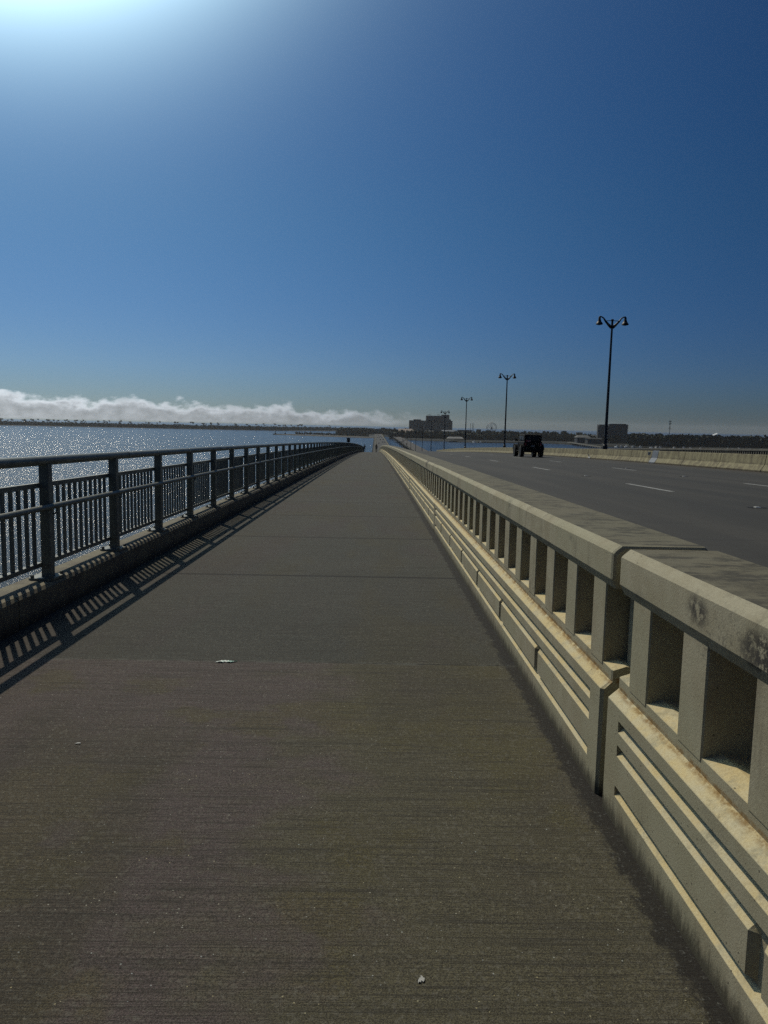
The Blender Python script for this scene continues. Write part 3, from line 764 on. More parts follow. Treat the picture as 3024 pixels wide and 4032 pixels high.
# ------------------------------------------------------------------ black off road vehicle
v0 = thing("off_road_vehicle", "lifted black off road vehicle driving away beside the barrier", "off road vehicle")
def wheel(x, y, parent, r=.50, w=.34):
    m = MB(); pr2 = [(r*.62, -w/2), (r*.90, -w/2), (r*.985, -w*.36), (r, -w*.2), (r, w*.2), (r*.985, w*.36), (r*.90, w/2), (r*.62, w/2)]
    m.lathe(pr2, (0, 0, 0), 28, axis='X')
    for k in range(28):
        a = 2*math.pi*k/28; c, s = math.cos(a), math.sin(a)
        for sx in (-1, 1):
            q = Vector((sx*w*.30, c*r*.99, s*r*.99)); d = Vector((0, -s, c))*.028; e = Vector((w*.14, 0, 0)); rr = Vector((0, c, s))*.016
            vs = [q-d-e-rr, q+d-e-rr, q+d+e-rr, q-d+e-rr, q-d-e+rr, q+d-e+rr, q+d+e+rr, q-d+e+rr]
            m.add(vs, [(0, 3, 2, 1), (4, 5, 6, 7), (0, 1, 5, 4), (1, 2, 6, 5), (2, 3, 7, 6), (3, 0, 4, 7)])
    we = bpy.data.objects.new("wheel", None); COL.objects.link(we); we.parent = parent; we.location = (x, y, r)
    m.build("tyre", M_BLACK, we)
    m = MB(); m.lathe([(.05, -w*.40), (r*.30, -w*.42), (r*.55, -w*.3), (r*.62, -w*.48), (r*.64, -w*.48), (r*.64, w*.48), (r*.62, w*.48), (r*.55, w*.3), (r*.30, w*.42), (.05, w*.40)], (0, 0, 0), 20, axis='X')
    m.build("rim", M_CARGREY, we)
for sx in (-1, 1):
    for yy in (.75, 3.35): wheel(sx*.84, yy, v0)
def sec(y, pts): return [(x, y, z) for x, z in pts]
m = MB()  # tub and bonnet: lofted sections
def loft(m, rings, mi=0):
    n = len(rings[0]); vs = [q for r in rings for q in r]; fs = []
    for k in range(len(rings)-1):
        for i in range(n): j = (i+1) % n; fs.append((k*n+i, k*n+j, (k+1)*n+j, (k+1)*n+i))
    fs += [tuple(range(n)), tuple(reversed(range((len(rings)-1)*n, len(rings)*n)))]
    m.add(vs, fs, mi)
def oct_(w, z0, z1, c=.06): return [(-w+c, z0), (w-c, z0), (w, z0+c), (w, z1-c), (w-c, z1), (-w+c, z1), (-w, z1-c), (-w, z0+c)]
loft(m, [sec(.10, oct_(.76, .50, 1.28)), sec(.14, oct_(.80, .46, 1.33)), sec(2.75, oct_(.82, .50, 1.34)), sec(2.95, oct_(.76, .62, 1.30)), sec(3.85, oct_(.60, .66, 1.22)), sec(3.92, oct_(.56, .70, 1.16))])
m.build("body", M_CAR, v0)
m = MB(); loft(m, [sec(.16, oct_(.76, 1.31, 1.88, .08)), sec(.30, oct_(.77, 1.31, 1.95, .08)), sec(2.30, oct_(.75, 1.31, 1.97, .08)), sec(2.75, oct_(.72, 1.31, 1.42, .03))])
m.build("soft_top", M_FAB, v0)
m = MB(); m.box(-.50, .50, .135, .17, 1.40, 1.78); m.build("rear_window", M_GLASS, v0)
for s in (-1, 1):
    m = MB(); m.box(s*.772-.012, s*.772+.012, .45, 1.15, 1.42, 1.78); m.box(s*.772-.012, s*.772+.012, 1.30, 2.15, 1.38, 1.80); m.build("side_window", M_GLASS, v0)
    for yy in (.75, 3.35):
        m = MB(); arch = []
        for k in range(9):
            a = math.pi*(.06 + .88*k/8); arch.append((yy + .66*math.cos(a), .52 + .60*math.sin(a)))
        inner = [(yy + .60*math.cos(math.pi*(.06+.88*k/8)), .52 + .55*math.sin(math.pi*(.06+.88*k/8))) for k in range(9)]
        xs = (s*.76, s*1.02)
        rings = [[(x, a[0], a[1]) for a in arch] + [(x, b[0], b[1]) for b in reversed(inner)] for x in xs]
        loft(m, rings); m.build("fender_flare", M_FAB, v0)
    m = MB(); m.box(s*.66-.06, s*.66+.06, .06, .12, .98, 1.20); m.build("tail_light", M_RED, v0)
    m = MB(); m.box(s*.98-.09, s*.98+.09, 2.62, 2.70, 1.36, 1.56); m.tube([(s*.78, 2.66, 1.34), (s*.94, 2.66, 1.40)], .02, 6); m.build("wing_mirror", M_CAR, v0)
    m = MB(); m.tube([(s*.86, 1.2, .56), (s*.90, 1.3, .52), (s*.90, 3.0, .52), (s*.86, 3.1, .56)], .035, 8); m.build("side_step", M_FAB, v0)
m = MB(); m.cbox(-.82, .82, -.08, .12, .50, .70, .03); m.tube([(-.25, -.06, .60), (0, -.09, .50), (.25, -.06, .60)], .03, 6); m.build("rear_bumper", M_FAB, v0)
m = MB(); m.box(-.72, .72, .70, .80, .40, .52); m.lathe([(.04, -.03), (.17, -.10), (.2, 0), (.17, .10), (.04, .03)], (.12, .75, .47), 12); m.tube([(-.35, -.0, .5), (-.35, 1.4, .52)], .05, 8)
m.build("rear_axle", M_BLACK, v0)
m = MB(); m.box(-.62, -.18, .118, .136, 1.26, 1.40, 0); 
fl = MB(); fl.box(-.64, -.22, .112, .134, 1.30, 1.44); fo = fl.build("red_sticker", M_RED, v0)
for q in range(3):
    MB().box(-.50, -.22, .106, .112, 1.315+q*.045, 1.328+q*.045).build("white_stripe", M_MARK, fo)
m = MB(); m.box(-.16, .16, .085, .105, .86, 1.02); m.build("plate_holder", M_CARGREY, v0)
place(v0, 58.2, ROAD + .004, 12.95); v0.scale = (.94, .94, .97)

# ------------------------------------------------------------------ people past the crest
def person(name, label, cat, x, y, face, stride, top, h=1.75, arms=0):
    root = bpy.data.objects.new(name, None); COL.objects.link(root); tag(root, label, cat)
    root.location = (x, y, prof(y)); root.rotation_euler = (0, 0, face)
    me = bpy.data.meshes.new("body"); k = h/1.75
    P = {'pel': (0, 0, .93, .135), 'wai': (0, .0, 1.08, .125), 'che': (0, .0, 1.30, .15), 'nec': (0, .0, 1.46, .07), 'nk2': (0, .01, 1.53, .055), 'hea': (0, .02, 1.63, .10), 'htp': (0, .01, 1.70, .085)}
    for s, sg in (('L', -1), ('R', 1)):
        st = stride*sg
        P['hip'+s] = (sg*.09, 0, .88, .10); P['kne'+s] = (sg*.10, st*.22+.03, .49, .065); P['ank'+s] = (sg*.10, st*.34-(.05 if st < 0 else 0), .09, .042); P['toe'+s] = (sg*.12, st*.34+.15, .03, .038)
        P['sho'+s] = (sg*.18, 0, 1.40, .065); 
        if arms: P['elb'+s] = (sg*.30, .02, 1.16, .045); P['wri'+s] = (sg*.18, .16, 1.12, .032); P['han'+s] = (sg*.14, .20, 1.14, .035)
        else: P['elb'+s] = (sg*.23, -st*.06-.02, 1.12, .045); P['wri'+s] = (sg*.24, -st*.18+.06, .88, .032); P['han'+s] = (sg*.24, -st*.2+.08, .80, .035)
    E_ = [('pel', 'wai'), ('wai', 'che'), ('che', 'nec'), ('nec', 'nk2'), ('nk2', 'hea'), ('hea', 'htp')]
    for s in 'LR': E_ += [('pel', 'hip'+s), ('hip'+s, 'kne'+s), ('kne'+s, 'ank'+s), ('ank'+s, 'toe'+s), ('che', 'sho'+s), ('sho'+s, 'elb'+s), ('elb'+s, 'wri'+s), ('wri'+s, 'han'+s)]
    keys = list(P); me.from_pydata([tuple(c*k for c in P[q][:3]) for q in keys], [(keys.index(a), keys.index(b)) for a, b in E_], [])
    me.materials.append(M_CLOTH)
    o = bpy.data.objects.new("body", me); COL.objects.link(o); o.parent = root
    md = o.modifiers.new("skin", 'SKIN'); 
    if not me.skin_vertices: me.skin_vertices.new()
    for i, q in enumerate(keys): me.skin_vertices[0].data[i].radius = (P[q][3]*k, P[q][3]*k*(.8 if q in ('che', 'wai', 'pel') else 1))
    me.skin_vertices[0].data[0].use_root = True
    sub = o.modifiers.new("sub", 'SUBSURF'); sub.levels = 2; sub.render_levels = 2
    m = MB(); m.lathe([(.02, 1.60), (.105, 1.62), (.112, 1.68), (.09, 1.735), (.03, 1.76)], (0, 0, 0), 12); m.build("hair", M_HAIR, root, smooth=True)
    return root
person("person", "dark silhouetted person standing on the crest of the path near the concrete wall", "person", -.02+.30, 150.0, R(180), .25, M_CLOTH, 1.78)
person("person", "dark silhouetted person beside the steel railing just past the crest", "person", -2.35, 160.0, R(150), .3, M_CLOTH, 1.75, arms=1)
person("person", "tiny far walker on the low stretch of the path", "person", -.7, 1380.0, 0, .5, M_CLOTH, 1.75)

# ------------------------------------------------------------------ far cars on the two bridges
def car_mb(L=4.6, wd=1.85, hh=1.5):
    m = MB(); w = wd/2
    loft(m, [sec(0, oct_(w*.9, .35, .85)), sec(.15, oct_(w, .3, .95)), sec(L*.72, oct_(w, .3, .95)), sec(L, oct_(w*.88, .35, .75))])
    loft(m, [sec(.5, oct_(w*.86, .94, 1.05, .03)), sec(.9, oct_(w*.76, .94, hh)), sec(L*.52, oct_(w*.76, .94, hh)), sec(L*.74, oct_(w*.84, .94, 1.0, .02))], 1)
    for sx in (-1, 1):
        for yy in (.9, L-.9): m.lathe([(.05, -.1), (.32, -.1), (.33, 0), (.32, .1), (.05, .1)], (sx*w*.92, yy, .33), 12, 2, axis='X')
    return m
bases = [car_mb().build("far_car", [mt, M_GLASS, M_BLACK]) for mt in (M_CAR, M_CARGREY, M_WHITE)]
FC = [(1493, 1747, 2, "white"), (1507, 1742, 0, "dark"), (1515, 1742.5, 1, "grey"), (1509, 1732, 0, "dark"), (1498, 1732.5, 0, "dark"), (1503, 1723, 0, "dark"), (1494, 1724, 0, "dark"),
      (1486, 1724, 1, "grey"), (1498, 1719, 0, "dark"), (1481, 1714, 0, "dark"), (1490, 1716, 1, "grey"), (1543.5, 1740, 0, "dark"), (1585, 1750, 0, "dark"), (1523, 1716, 1, "grey"), (1530, 1722, 0, "dark")]
used = set()
nc = {}
for i, (px, py_, mi, cn) in enumerate(FC):
    z = (EYE + DROP - ROAD)/(py_ - 1670 - .02065*(px-1478))*F_PX; x = XP(px, z)
    if x < 20: x = min(max(x, 4.5), 15)
    else: x = min(max(x, 43), 53)
    z = min(max(z, 740), 1930)
    if mi in used: o = bases[mi].copy(); COL.objects.link(o)
    else: o = bases[mi]; used.add(mi)
    o.location = (x, z, prof(z) + ROAD + .01)
    key = (cn, x < 20); nc[key] = nc.get(key, 0) + 1
    tag(o, "%s tiny %s car on the far low %s, counting away from the crest" % (ORD[nc[key]-1], cn, "road" if x < 20 else "opposite bridge"), "car", "far cars on the bridges")

# ------------------------------------------------------------------ litter on the path
def scrap(name, label, cat, x, y, L, w, mat, seed):
    random.seed(seed); n = 14; top = []; m = MB()
    for i in range(n+1):
        u = i/n; wv = w*math.sin(math.pi*min(1, u*1.05+.03))**.6
        yc = .35*w*math.sin(u*6.2) + (-.6*w if u < .4 else .5*w*(u-.4))
        for j, s in enumerate((-1, -.3, .4, 1)):
            top.append((u*L, yc + s*wv*.5*random.uniform(.8, 1.2), .003 + .045*L*abs(math.sin(7*u + j))*random.uniform(.5, 1.2)))
    k = len(top); vs = top + [(a, b, c-.002) for a, b, c in top]; fs = []
    for i in range(n):
        for j in range(3):
            a = i*4+j; fs.append((a+4, a+5, a+1, a)); fs.append((k+a, k+a+1, k+a+5, k+a+4))
    m.add(vs, fs); o = m.build(name, mat, fix=False); o.location = (x, y, prof(y) + .001); return tag(o, label, cat)
def scrap_nodes(t, p):
    o = objc(t); n = t.noise(o, 45, 5, .7); t.l(t.mix(t.ramp(n, .42, .58), (.22, .42, .34), (.62, .66, .60)), p.inputs['Base Color'])
M_SCRAP = material("pale_green_plastic", (.4, .55, .48), .5, .4, build=scrap_nodes)
def ground_at(px, py_):
    Xc = (px-1512)/F_PX; Yc = (2016-py_)/F_PX
    d = Rv*Xc + Uv*Yc + Fv; t = 1.0
    for _ in range(30):
        y = d.y*t; t = (prof(y) - EYE)/d.z
    return d.x*t, d.y*t
x, y = ground_at(850, 2606); scrap("plastic_scrap", "torn strip of pale green plastic lying on the path joint", "litter", x, y, .145, .03, M_SCRAP, 2)
x, y = ground_at(298, 2928); scrap("leaf_scrap", "small pale dry leaf scrap on the coarse slab near the shadow", "litter", x, y, .03, .012, M_ROOFW, 5)
x, y = ground_at(1645, 3858); scrap("pebble_scrap", "pale round shell bit on the coarse slab, closest to the camera", "litter", x, y, .022, .02, M_ROOFW, 9)

# ------------------------------------------------------------------ town
def gz(px, py_, z): return ZP(px, py_, z)
def block(m, px0, px1, pyt, z, depth, base=WATER + 2.5, mi=0):
    pc = (px0+px1)/2; m.box(XP(px0, z), XP(px1, z), z, z+depth, base, gz(pc, pyt, z), mi)
def windows(m, px0, px1, pyt, pyb, z, rows, cols, mi=1, fw=.55, fh=.5):
    x0, x1 = XP(px0, z), XP(px1, z); zt, zb = gz((px0+px1)/2, pyt, z), gz((px0+px1)/2, pyb, z)
    dx, dz = (x1-x0)/cols, (zt-zb)/rows
    for r in range(rows):
        for c in range(cols):
            cx = x0+dx*(c+.5); cz = zb+dz*(r+.5); m.box(cx-dx*fw/2, cx+dx*fw/2, z-.25, z+.05, cz-dz*fh/2, cz+dz*fh/2, mi)
# big hotel
h = thing("hotel_block", "big stepped grey hotel block, the tallest mass on the skyline", "building", (XP(1695, 2200), 2200, WATER+2.5))
def under(o, par):
    o.parent = par; o.matrix_parent_inverse = Matrix.Translation(-Vector(par.location)); return o
Z = 2200
for (a, b, t, dy, rows, cols) in ((1610, 1676, 1656, 0, 12, 12), (1676, 1736, 1638, 6, 16, 11), (1736, 1766, 1634, 3, 17, 5), (1766, 1779, 1658, 0, 11, 2)):
    m = MB(); block(m, a, b, t, Z+dy, 25); under(m.build("wing", M_BUILD), h)
    m = MB(); windows(m, a+1, b-1, t+2.5, 1698, Z+dy, rows, cols, 0); under(m.build("windows", M_WIN), h)
for (a, b, t, dy) in ((1627, 1656, 1651.5, 4), (1766.2, 1773.5, 1652, 9)):
    m = MB(); m.box(XP(a, Z), XP(b, Z), Z+dy, Z+dy+14, gz(a, 1657, Z)-1, gz(a, t, Z)); under(m.build("penthouse", M_BUILD), h)
for (a, b, t, bs) in ((1682, 1695, 1632, 1638.5), (1720, 1730, 1632.5, 1638.5)):
    m = MB(); x0, x1 = XP(a, Z), XP(b, Z); zb, zt = gz(a, bs, Z)-.5, gz(a, t, Z)
    for q in range(5):
        x = x0+(x1-x0)*q/4; m.box(x-.2, x+.2, Z+10, Z+10.4, zb, zt)
    m.box(x0, x1, Z+9.9, Z+10.5, zt-.8, zt-.3); under(m.build("roof_frame", M_BUILD), h)
# long terraced building straight ahead
b_ = thing("terrace_building", "long low dark building with two square towers straight ahead past the end of the bridge", "building", (XP(1460, 2250), 2250, WATER+2.5))
Z = 2250
m = MB(); block(m, 1384, 1500, 1690.5, Z, 30); block(m, 1516, 1543, 1693, Z, 25); under(m.build("hall", M_DARKB), b_)
for a, b, t in ((1452, 1470, 1686.5), (1500, 1516, 1684.5), (1531, 1541, 1688)):
    m = MB(); block(m, a, b, t, Z-3, 20); under(m.build("tower", M_DARKB), b_)
for q in range(5):
    m = MB(); zz = gz(1440, 1694+q*4.2, Z); m.box(XP(1386, Z), XP(1500, Z), Z-3.2 + .0, Z-.1, zz-.35, zz+.35); under(m.build("balcony_slab", M_BUILD), b_)
# pale roofs
def hall(name, label, a, b, yt, yb, z, mat, wallmat=M_DARKB, ridge=.7, depth=22, wb=None):
    r = thing(name, label, "building", (XP((a+b)/2, z), z, WATER+2.5))
    x0, x1 = XP(a, z), XP(b, z); zt, zb = gz((a+b)/2, yt, z), gz((a+b)/2, yb, z); k = (x1-x0)*(1-ridge)/2
    m = MB(); vs = [(x0, z, zb), (x1, z, zb), (x1, z+depth, zb), (x0, z+depth, zb), (x0+k, z+depth*.45, zt), (x1-k, z+depth*.45, zt), (x1-k, z+depth*.55, zt), (x0+k, z+depth*.55, zt)]
    m.add(vs, [(0, 3, 2, 1), (4, 5, 6, 7), (0, 1, 5, 4), (1, 2, 6, 5), (2, 3, 7, 6), (3, 0, 4, 7)]); under(m.build("roof", mat), r)
    m = MB(); m.box(x0+1.2, x1-1.2, z+1.2, z+depth-1.2, wb if wb is not None else WATER+2, zb+.02); under(m.build("wall", wallmat), r)
    return r
hall("pavilion", "low building with a peach roof beside the grey hotel", 1563, 1629, 1688.5, 1700, 1820, M_ROOFP, ridge=.82, depth=34)
hall("flat_roof_hall", "long low building with a flat white roof in front of the grey hotel", 1662, 1719, 1696.5, 1701.5, 1750, M_ROOFW, ridge=.96, depth=16)
hall("sloped_roof_hall", "low building with a pale blue grey sloping roof in front of the grey hotel", 1736, 1800, 1693.5, 1699, 1800, M_PLATE, ridge=.75, depth=20)
g = thing("boat_shelter", "open boat shelter with a pale roof on posts at the waterside", "shelter", (XP(1793, 1400), 1400, WATER+2))
Z = 1400
m = MB(); x0, x1 = XP(1760, Z), XP(1825, Z); zb, zt = gz(1793, 1727, Z), gz(1793, 1720, Z)
m.add([(x0, Z, zb), (x1, Z, zb), (x1, Z+14, zb), (x0, Z+14, zb), (x0+4, Z+6, zt), (x1-3, Z+6, zt), (x1-3, Z+8, zt), (x0+4, Z+8, zt)],
      [(0, 3, 2, 1), (4, 5, 6, 7), (0, 1, 5, 4), (1, 2, 6, 5), (2, 3, 7, 6), (3, 0, 4, 7)]); under(m.build("roof", M_ROOFW), g)
for q in range(5):
    x = x0+1+(x1-x0-2)*q/4; m = MB(); m.box(x-.25, x+.25, Z+.5, Z+1, WATER+.5, zb); under(m.build("post", M_DARKB), g)
for a, b, t, z, nm in ((1800, 1856, 1694, 1850, "low dark block at the foot of the thin masts"), (1877, 1892, 1691.5, 1900, "small dark flat topped block between the masts and the ferris wheel"),
                       (2215, 2228, 1697.5, 1900, "square dark tower block rising over the trees beyond the black vehicle"), (2228, 2236, 1703.5, 1900, "low dark block stepping down from the square tower block"),
                       (2271, 2292, 1703.5, 1900, "small dark flat block above the tiered waterside restaurant"), (2466, 2510, 1710.5, 1500, "long low dark block joining the balconied hotel to the wood"),
                       (2503, 2511, 1708, 1520, "small dark cube at the end of the long low block by the hotel")):
    r = thing("town_block", nm, "building", (XP((a+b)/2, z), z, WATER+2.5))
    m = MB(); block(m, a, b, t, z, 14); under(m.build("wall", M_DARKB), r)
    m = MB(); windows(m, a+.6, b-.6, t+2, t+14, z, 3, max(2, int((b-a)/3)), 0); under(m.build("windows", M_WIN), r)
    m = MB(); m.box(XP(a, z)-.4, XP(b, z)+.4, z-.4, z+14.4, gz((a+b)/2, t, z)-.1, gz((a+b)/2, t, z)+.4); under(m.build("roof_edge", M_BUILD), r)
# masts
for px, tp, lb in ((1850, 1666, "lone thin lattice mast standing apart from the close pair"), (1858, 1666.5, "thin lattice mast of the close pair, on the lone mast side"), (1862.5, 1666, "thin lattice mast of the close pair, on the ferris wheel side")):
    z = 1850; m = MB(); x = XP(px, z)
    for dx, dy in ((-.5, 0), (.5, 0), (0, .8)): m.tube([(x+dx, z+dy, WATER+3), (x+dx*.5, z+dy*.5, gz(px, tp, z))], .16, 4)
    for q in range(14):
        zz = WATER+3+q*(gz(px, tp, z)-WATER-3)/14; m.tube([(x-.5, z, zz), (x+.5, z, zz+2)], .09, 4)
    tag(m.build("lattice_mast", M_BUILD), lb, "mast", "thin masts by the ferris wheel")
# ferris wheel
Z = 2000; cx = XP(1932.7, Z); cz = gz(1932.7, 1683.7, Z); Rw = 13.6
fw = thing("ferris_wheel", "white ferris wheel with dark cabins above the trees", "ferris wheel", (cx, Z, WATER+2.5))
m = MB()
for dy in (-1.2, 1.2):
    for rr in (Rw, Rw*.80):
        pts = [(cx+rr*math.cos(2*math.pi*k/48), Z+dy, cz+rr*math.sin(2*math.pi*k/48)) for k in range(49)]; m.tube(pts, .24, 5, caps=False)
under(m.build("rim", M_WHITE), fw)
m = MB()
for k in range(20):
    a = 2*math.pi*k/20
    for dy in (-1.2, 1.2): m.tube([(cx, Z+dy, cz), (cx+Rw*math.cos(a), Z+dy, cz+Rw*math.sin(a))], .15, 4)
under(m.build("spokes", M_WHITE), fw)
m = MB(); m.tube([(cx, Z-2.4, cz), (cx, Z+2.4, cz)], 1.5, 12); under(m.build("hub", M_LAMP), fw)
for s in (-1, 1):
    for dy in (-2.2, 2.2):
        m = MB(); m.tube([(cx, Z+dy, cz), (cx+s*7.5, Z+dy*1.6, WATER+2.5)], .35, 6); under(m.build("support_leg", M_BUILD), fw)
for k in range(20):
    a = 2*math.pi*(k+.5)/20; x, z_ = cx+Rw*math.cos(a)*1.03, cz+Rw*math.sin(a)*1.03
    m = MB(); m.lathe([(.3, -2.0), (.95, -1.8), (1.05, -.9), (.8, -.2), (.1, .1)], (x, Z, z_), 8); under(m.build("cabin", M_LAMP), fw)
# balconied hotel
Z = 1450; bh = thing("balcony_hotel", "dark mid rise hotel with stacked balconies standing behind the tall lamp post", "building", (XP(2410, Z), Z, WATER+2.5))
m = MB(); block(m, 2357, 2385, 1672, Z, 16); under(m.build("wing", M_BUILD), bh)
m = MB(); m.box(XP(2392, Z), XP(2466, Z), Z-4, Z+16, WATER+2.5, gz(2430, 1671.5, Z)); m.box(XP(2385, Z), XP(2392, Z), Z-2, Z+14, WATER+2.5, gz(2390, 1677, Z)); m.box(XP(2400, Z), XP(2462, Z), Z, Z+10, gz(2430, 1671.5, Z)-.2, gz(2430, 1669.5, Z))
under(m.build("main_block", M_BUILD), bh)
for q in range(13):
    zz = gz(2400, 1674+q*4.1, Z); zz2 = gz(2356, 1678+q*4.1, Z)
    m = MB(); m.box(XP(2350.5+(.5*((q*7) % 3)), Z), XP(2358, Z), Z+1, Z+9, zz2, zz2+.55); under(m.build("balcony", M_BUILD2), bh)
    if q < 6: m = MB(); m.box(XP(2465, Z), XP(2471.5-(.5*((q*5) % 3)), Z), Z-2, Z+7, zz, zz+.55); under(m.build("balcony", M_BUILD2), bh)
    m = MB(); m.box(XP(2394, Z), XP(2464, Z), Z-4.4, Z-3.9, zz-.9, zz-.4); under(m.build("window_band", M_WIN), bh)
    m = MB(); m.box(XP(2360, Z), XP(2384, Z), Z-.4, Z+.1, zz-.9, zz-.3); under(m.build("window_band", M_WIN), bh)
# waterside buildings near it
hall("waterside_hall", "long windowless dark hall on the waterside by the tall lamp post foot", 2312, 2372, 1724, 1729, 1330, M_DARKB, M_BUILD, .98, 20)
hall("round_restaurant", "tiered pale roofed waterside restaurant at the root of the long low pier", 2270, 2326, 1714, 1723, 1390, M_BUILD2, M_BUILD, .7, 22)
hall("small_gable_house", "small pale gabled house between the restaurant and the balconied hotel", 2326, 2352, 1712, 1719, 1500, M_BUILD2, M_BUILD, .6, 14)
hall("marina_shed", "low grey marina shed with a flat pale roof below the phone mast", 2618, 2642, 1742, 1746, 1260, M_BUILD, M_DARKB, .95, 16)
hall("lowroof_house", "low house with a pale roof line between the balconied hotel and the wood", 2470, 2512, 1717, 1722, 1420, M_BUILD2, M_DARKB, .9, 16)
# causeway on piles from the town
cz0 = Vector((XP(2238, 1400), 1400, WATER+4.2)); cz1 = Vector((XP(2375, 1090), 1090, WATER+3.6))
cw = thing("fishing_pier", "long low pier running out from the town towards the tall lamp post foot", "pier", cz0)
d = (cz1-cz0); sd = Vector((d.y, -d.x, 0)).normalized()*3.2
m = MB(); a, b = cz0, cz1; vs = [a-sd, a+sd, b+sd, b-sd]; vs = vs + [v - Vector((0, 0, 1.2)) for v in vs]
m.add(vs, [(0, 1, 2, 3), (7, 6, 5, 4), (0, 4, 5, 1), (1, 5, 6, 2), (2, 6, 7, 3), (3, 7, 4, 0)]); under(m.build("pier_deck", M_DECK), cw)
m = MB()
for q in range(1, 16):
    c = a + d*(q/16)
    for s in (-.7, .7): m.tube([tuple(c+sd*s-Vector((0, 0, 1))), tuple(c+sd*s-Vector((0, 0, 5.5)))], .4, 6)
under(m.build("piles", M_DARKB), cw)
# phone mast
Z = 1380; px = 2634; x = XP(px, Z); ct = thing("phone_mast", "tall phone mast with antenna clusters above the dense wood", "mast", (x, Z, WATER+3)); zt = gz(px, 1658, Z)
m = MB(); m.tube([(x, Z, WATER+3), (x, Z, zt)], [.8, .35], 8); under(m.build("pole", M_LAMP), ct)
for py_, r, hh in ((1660.5, 1.9, 3.2), (1669.5, 1.7, 2.6), (1682, 1.5, 1.0), (1689, 1.5, 1.4)):
    m = MB(); zz = gz(px, py_, Z)
    for k in range(6):
        aa = k*math.pi/3; m.box(x+r*math.cos(aa)-.3, x+r*math.cos(aa)+.3, Z+r*math.sin(aa)-.3, Z+r*math.sin(aa)+.3, zz-hh/2, zz+hh/2)
        m.tube([(x, Z, zz), (x+r*math.cos(aa), Z+r*math.sin(aa), zz)], .12, 4)
    under(m.build("antenna_cluster", M_LAMP), ct)
# glinting slanted canopy over the trees
Z = 1290; m = MB(); x0, x1 = XP(2806, Z), XP(2824, Z); za, zb = gz(2806, 1714, Z), gz(2824, 1707, Z)
gc = thing("white_canopy", "brilliant white slanted canopy on a pole over the dense wood", "canopy", (x0, Z, WATER+3))
m.add([(x0, Z-2, za-1.1), (x1, Z-2, zb-1.1), (x1, Z+3, zb+.4), (x0, Z+3, za+.4), (x0, Z-2, za-.6), (x1, Z-2, zb-.6), (x1, Z+3, zb+.9), (x0, Z+3, za+.9)],
      [(0, 3, 2, 1), (4, 5, 6, 7), (0, 1, 5, 4), (1, 2, 6, 5), (2, 3, 7, 6), (3, 0, 4, 7)]); under(m.build("sheet", M_WHITE), gc)
m = MB(); m.tube([((x0+x1)/2, Z, WATER+3), ((x0+x1)/2, Z, (za+zb)/2-.5)], .25, 6); under(m.build("pole", M_LAMP), gc)

# ------------------------------------------------------------------ boats and parked cars along the shore
def boat_mb(L, cab=True):
    m = MB(); w = L*.16
    rings = []
    for u, ww, zk, zd in ((0, .8, -.3, .7), (.1, .95, -.4, .7), (.45, 1, -.4, .75), (.75, .75, -.3, .95), (.93, .3, 0, 1.15), (1.0, .04, .7, 1.25)):
        k = L/8
        rings.append([(-w*ww, u*L, zd*k), (-w*ww*.7, u*L, zk*k), (w*ww*.7, u*L, zk*k), (w*ww, u*L, zd*k)])
    vs = [q for r in rings for q in r]; fs = []
    for k in range(5):
        for i in range(4): j = (i+1) % 4; fs.append((k*4+i, k*4+j, (k+1)*4+j, (k+1)*4+i))
    fs += [(0, 1, 2, 3), (23, 22, 21, 20)]; m.add(vs, fs)
    if cab:
        k = L/8; m.box(-w*.6, w*.6, L*.30, L*.62, .7*k, 1.75*k, 0, .25*k); m.box(-w*.55, w*.55, L*.34, L*.60, 1.05*k, 1.45*k, 1)
        m.box(-w*.6, w*.6, L*.26, L*.58, 2.35*k, 2.45*k); 
        for sx in (-1, 1):
            for yy in (.28, .56): m.tube([(sx*w*.55, L*yy, 1.0*k), (sx*w*.55, L*yy, 2.38*k)], .05*k, 4)
    return m
bt = [boat_mb(8).build("motor_boat", [M_WHITE, M_GLASS]), boat_mb(6, True).build("motor_boat", [M_BUILD2, M_GLASS])]
bt_used = [False, False]
def boat(px, z, ry, kind, label, group=None, s=1.0):
    if bt_used[kind]: o = bt[kind].copy(); COL.objects.link(o)
    else: o = bt[kind]; bt_used[kind] = True
    o.location = (XP(px, z), z, WATER + .05); o.rotation_euler = (0, 0, ry); o.scale = (s, s, s); tag(o, label, "boat", group); return o
boat(222, 2150, R(95), 1, "lone small dark boat far out on the glittering water", s=1.2)
boat(1852, 940, R(80), 0, "white motor boat on the water just beyond the barrier, by the second lamp post")
boat(1677, 840, R(75), 1, "small boat with a dark side showing just over the crest of the road", s=.6)
random.seed(21)
mi_ = 0
for a, b, n_, z0 in ((2432, 2522, 13, 1222), (2568, 2618, 5, 1226), (2650, 2770, 7, 1232), (2868, 3040, 15, 1180), (1868, 1895, 3, 1345), (1745, 1760, 1, 1400)):
    for q in range(n_):
        px = a + (b-a)*(q+.5)/n_; mi_ += 1
        ref = ("below the balconied hotel" if b == 2522 else "between the balconied hotel and the phone mast" if b == 2618 else "below the phone mast" if b == 2770 else "below the dense wood past the white canopy" if b == 3040 else "near the thin masts" if b == 1895 else "beside the open boat shelter")
        boat(px, z0+random.uniform(-8, 8), R(random.uniform(-35, 35) + 180*(q % 2)), q % 2, ("%s moored boat %s, counting away from the bridge" % (ORD[q], ref)) if n_ > 1 else "single moored white boat beside the open boat shelter",
             "boats moored along the town shore", random.uniform(1.0, 1.7))
pk = 0
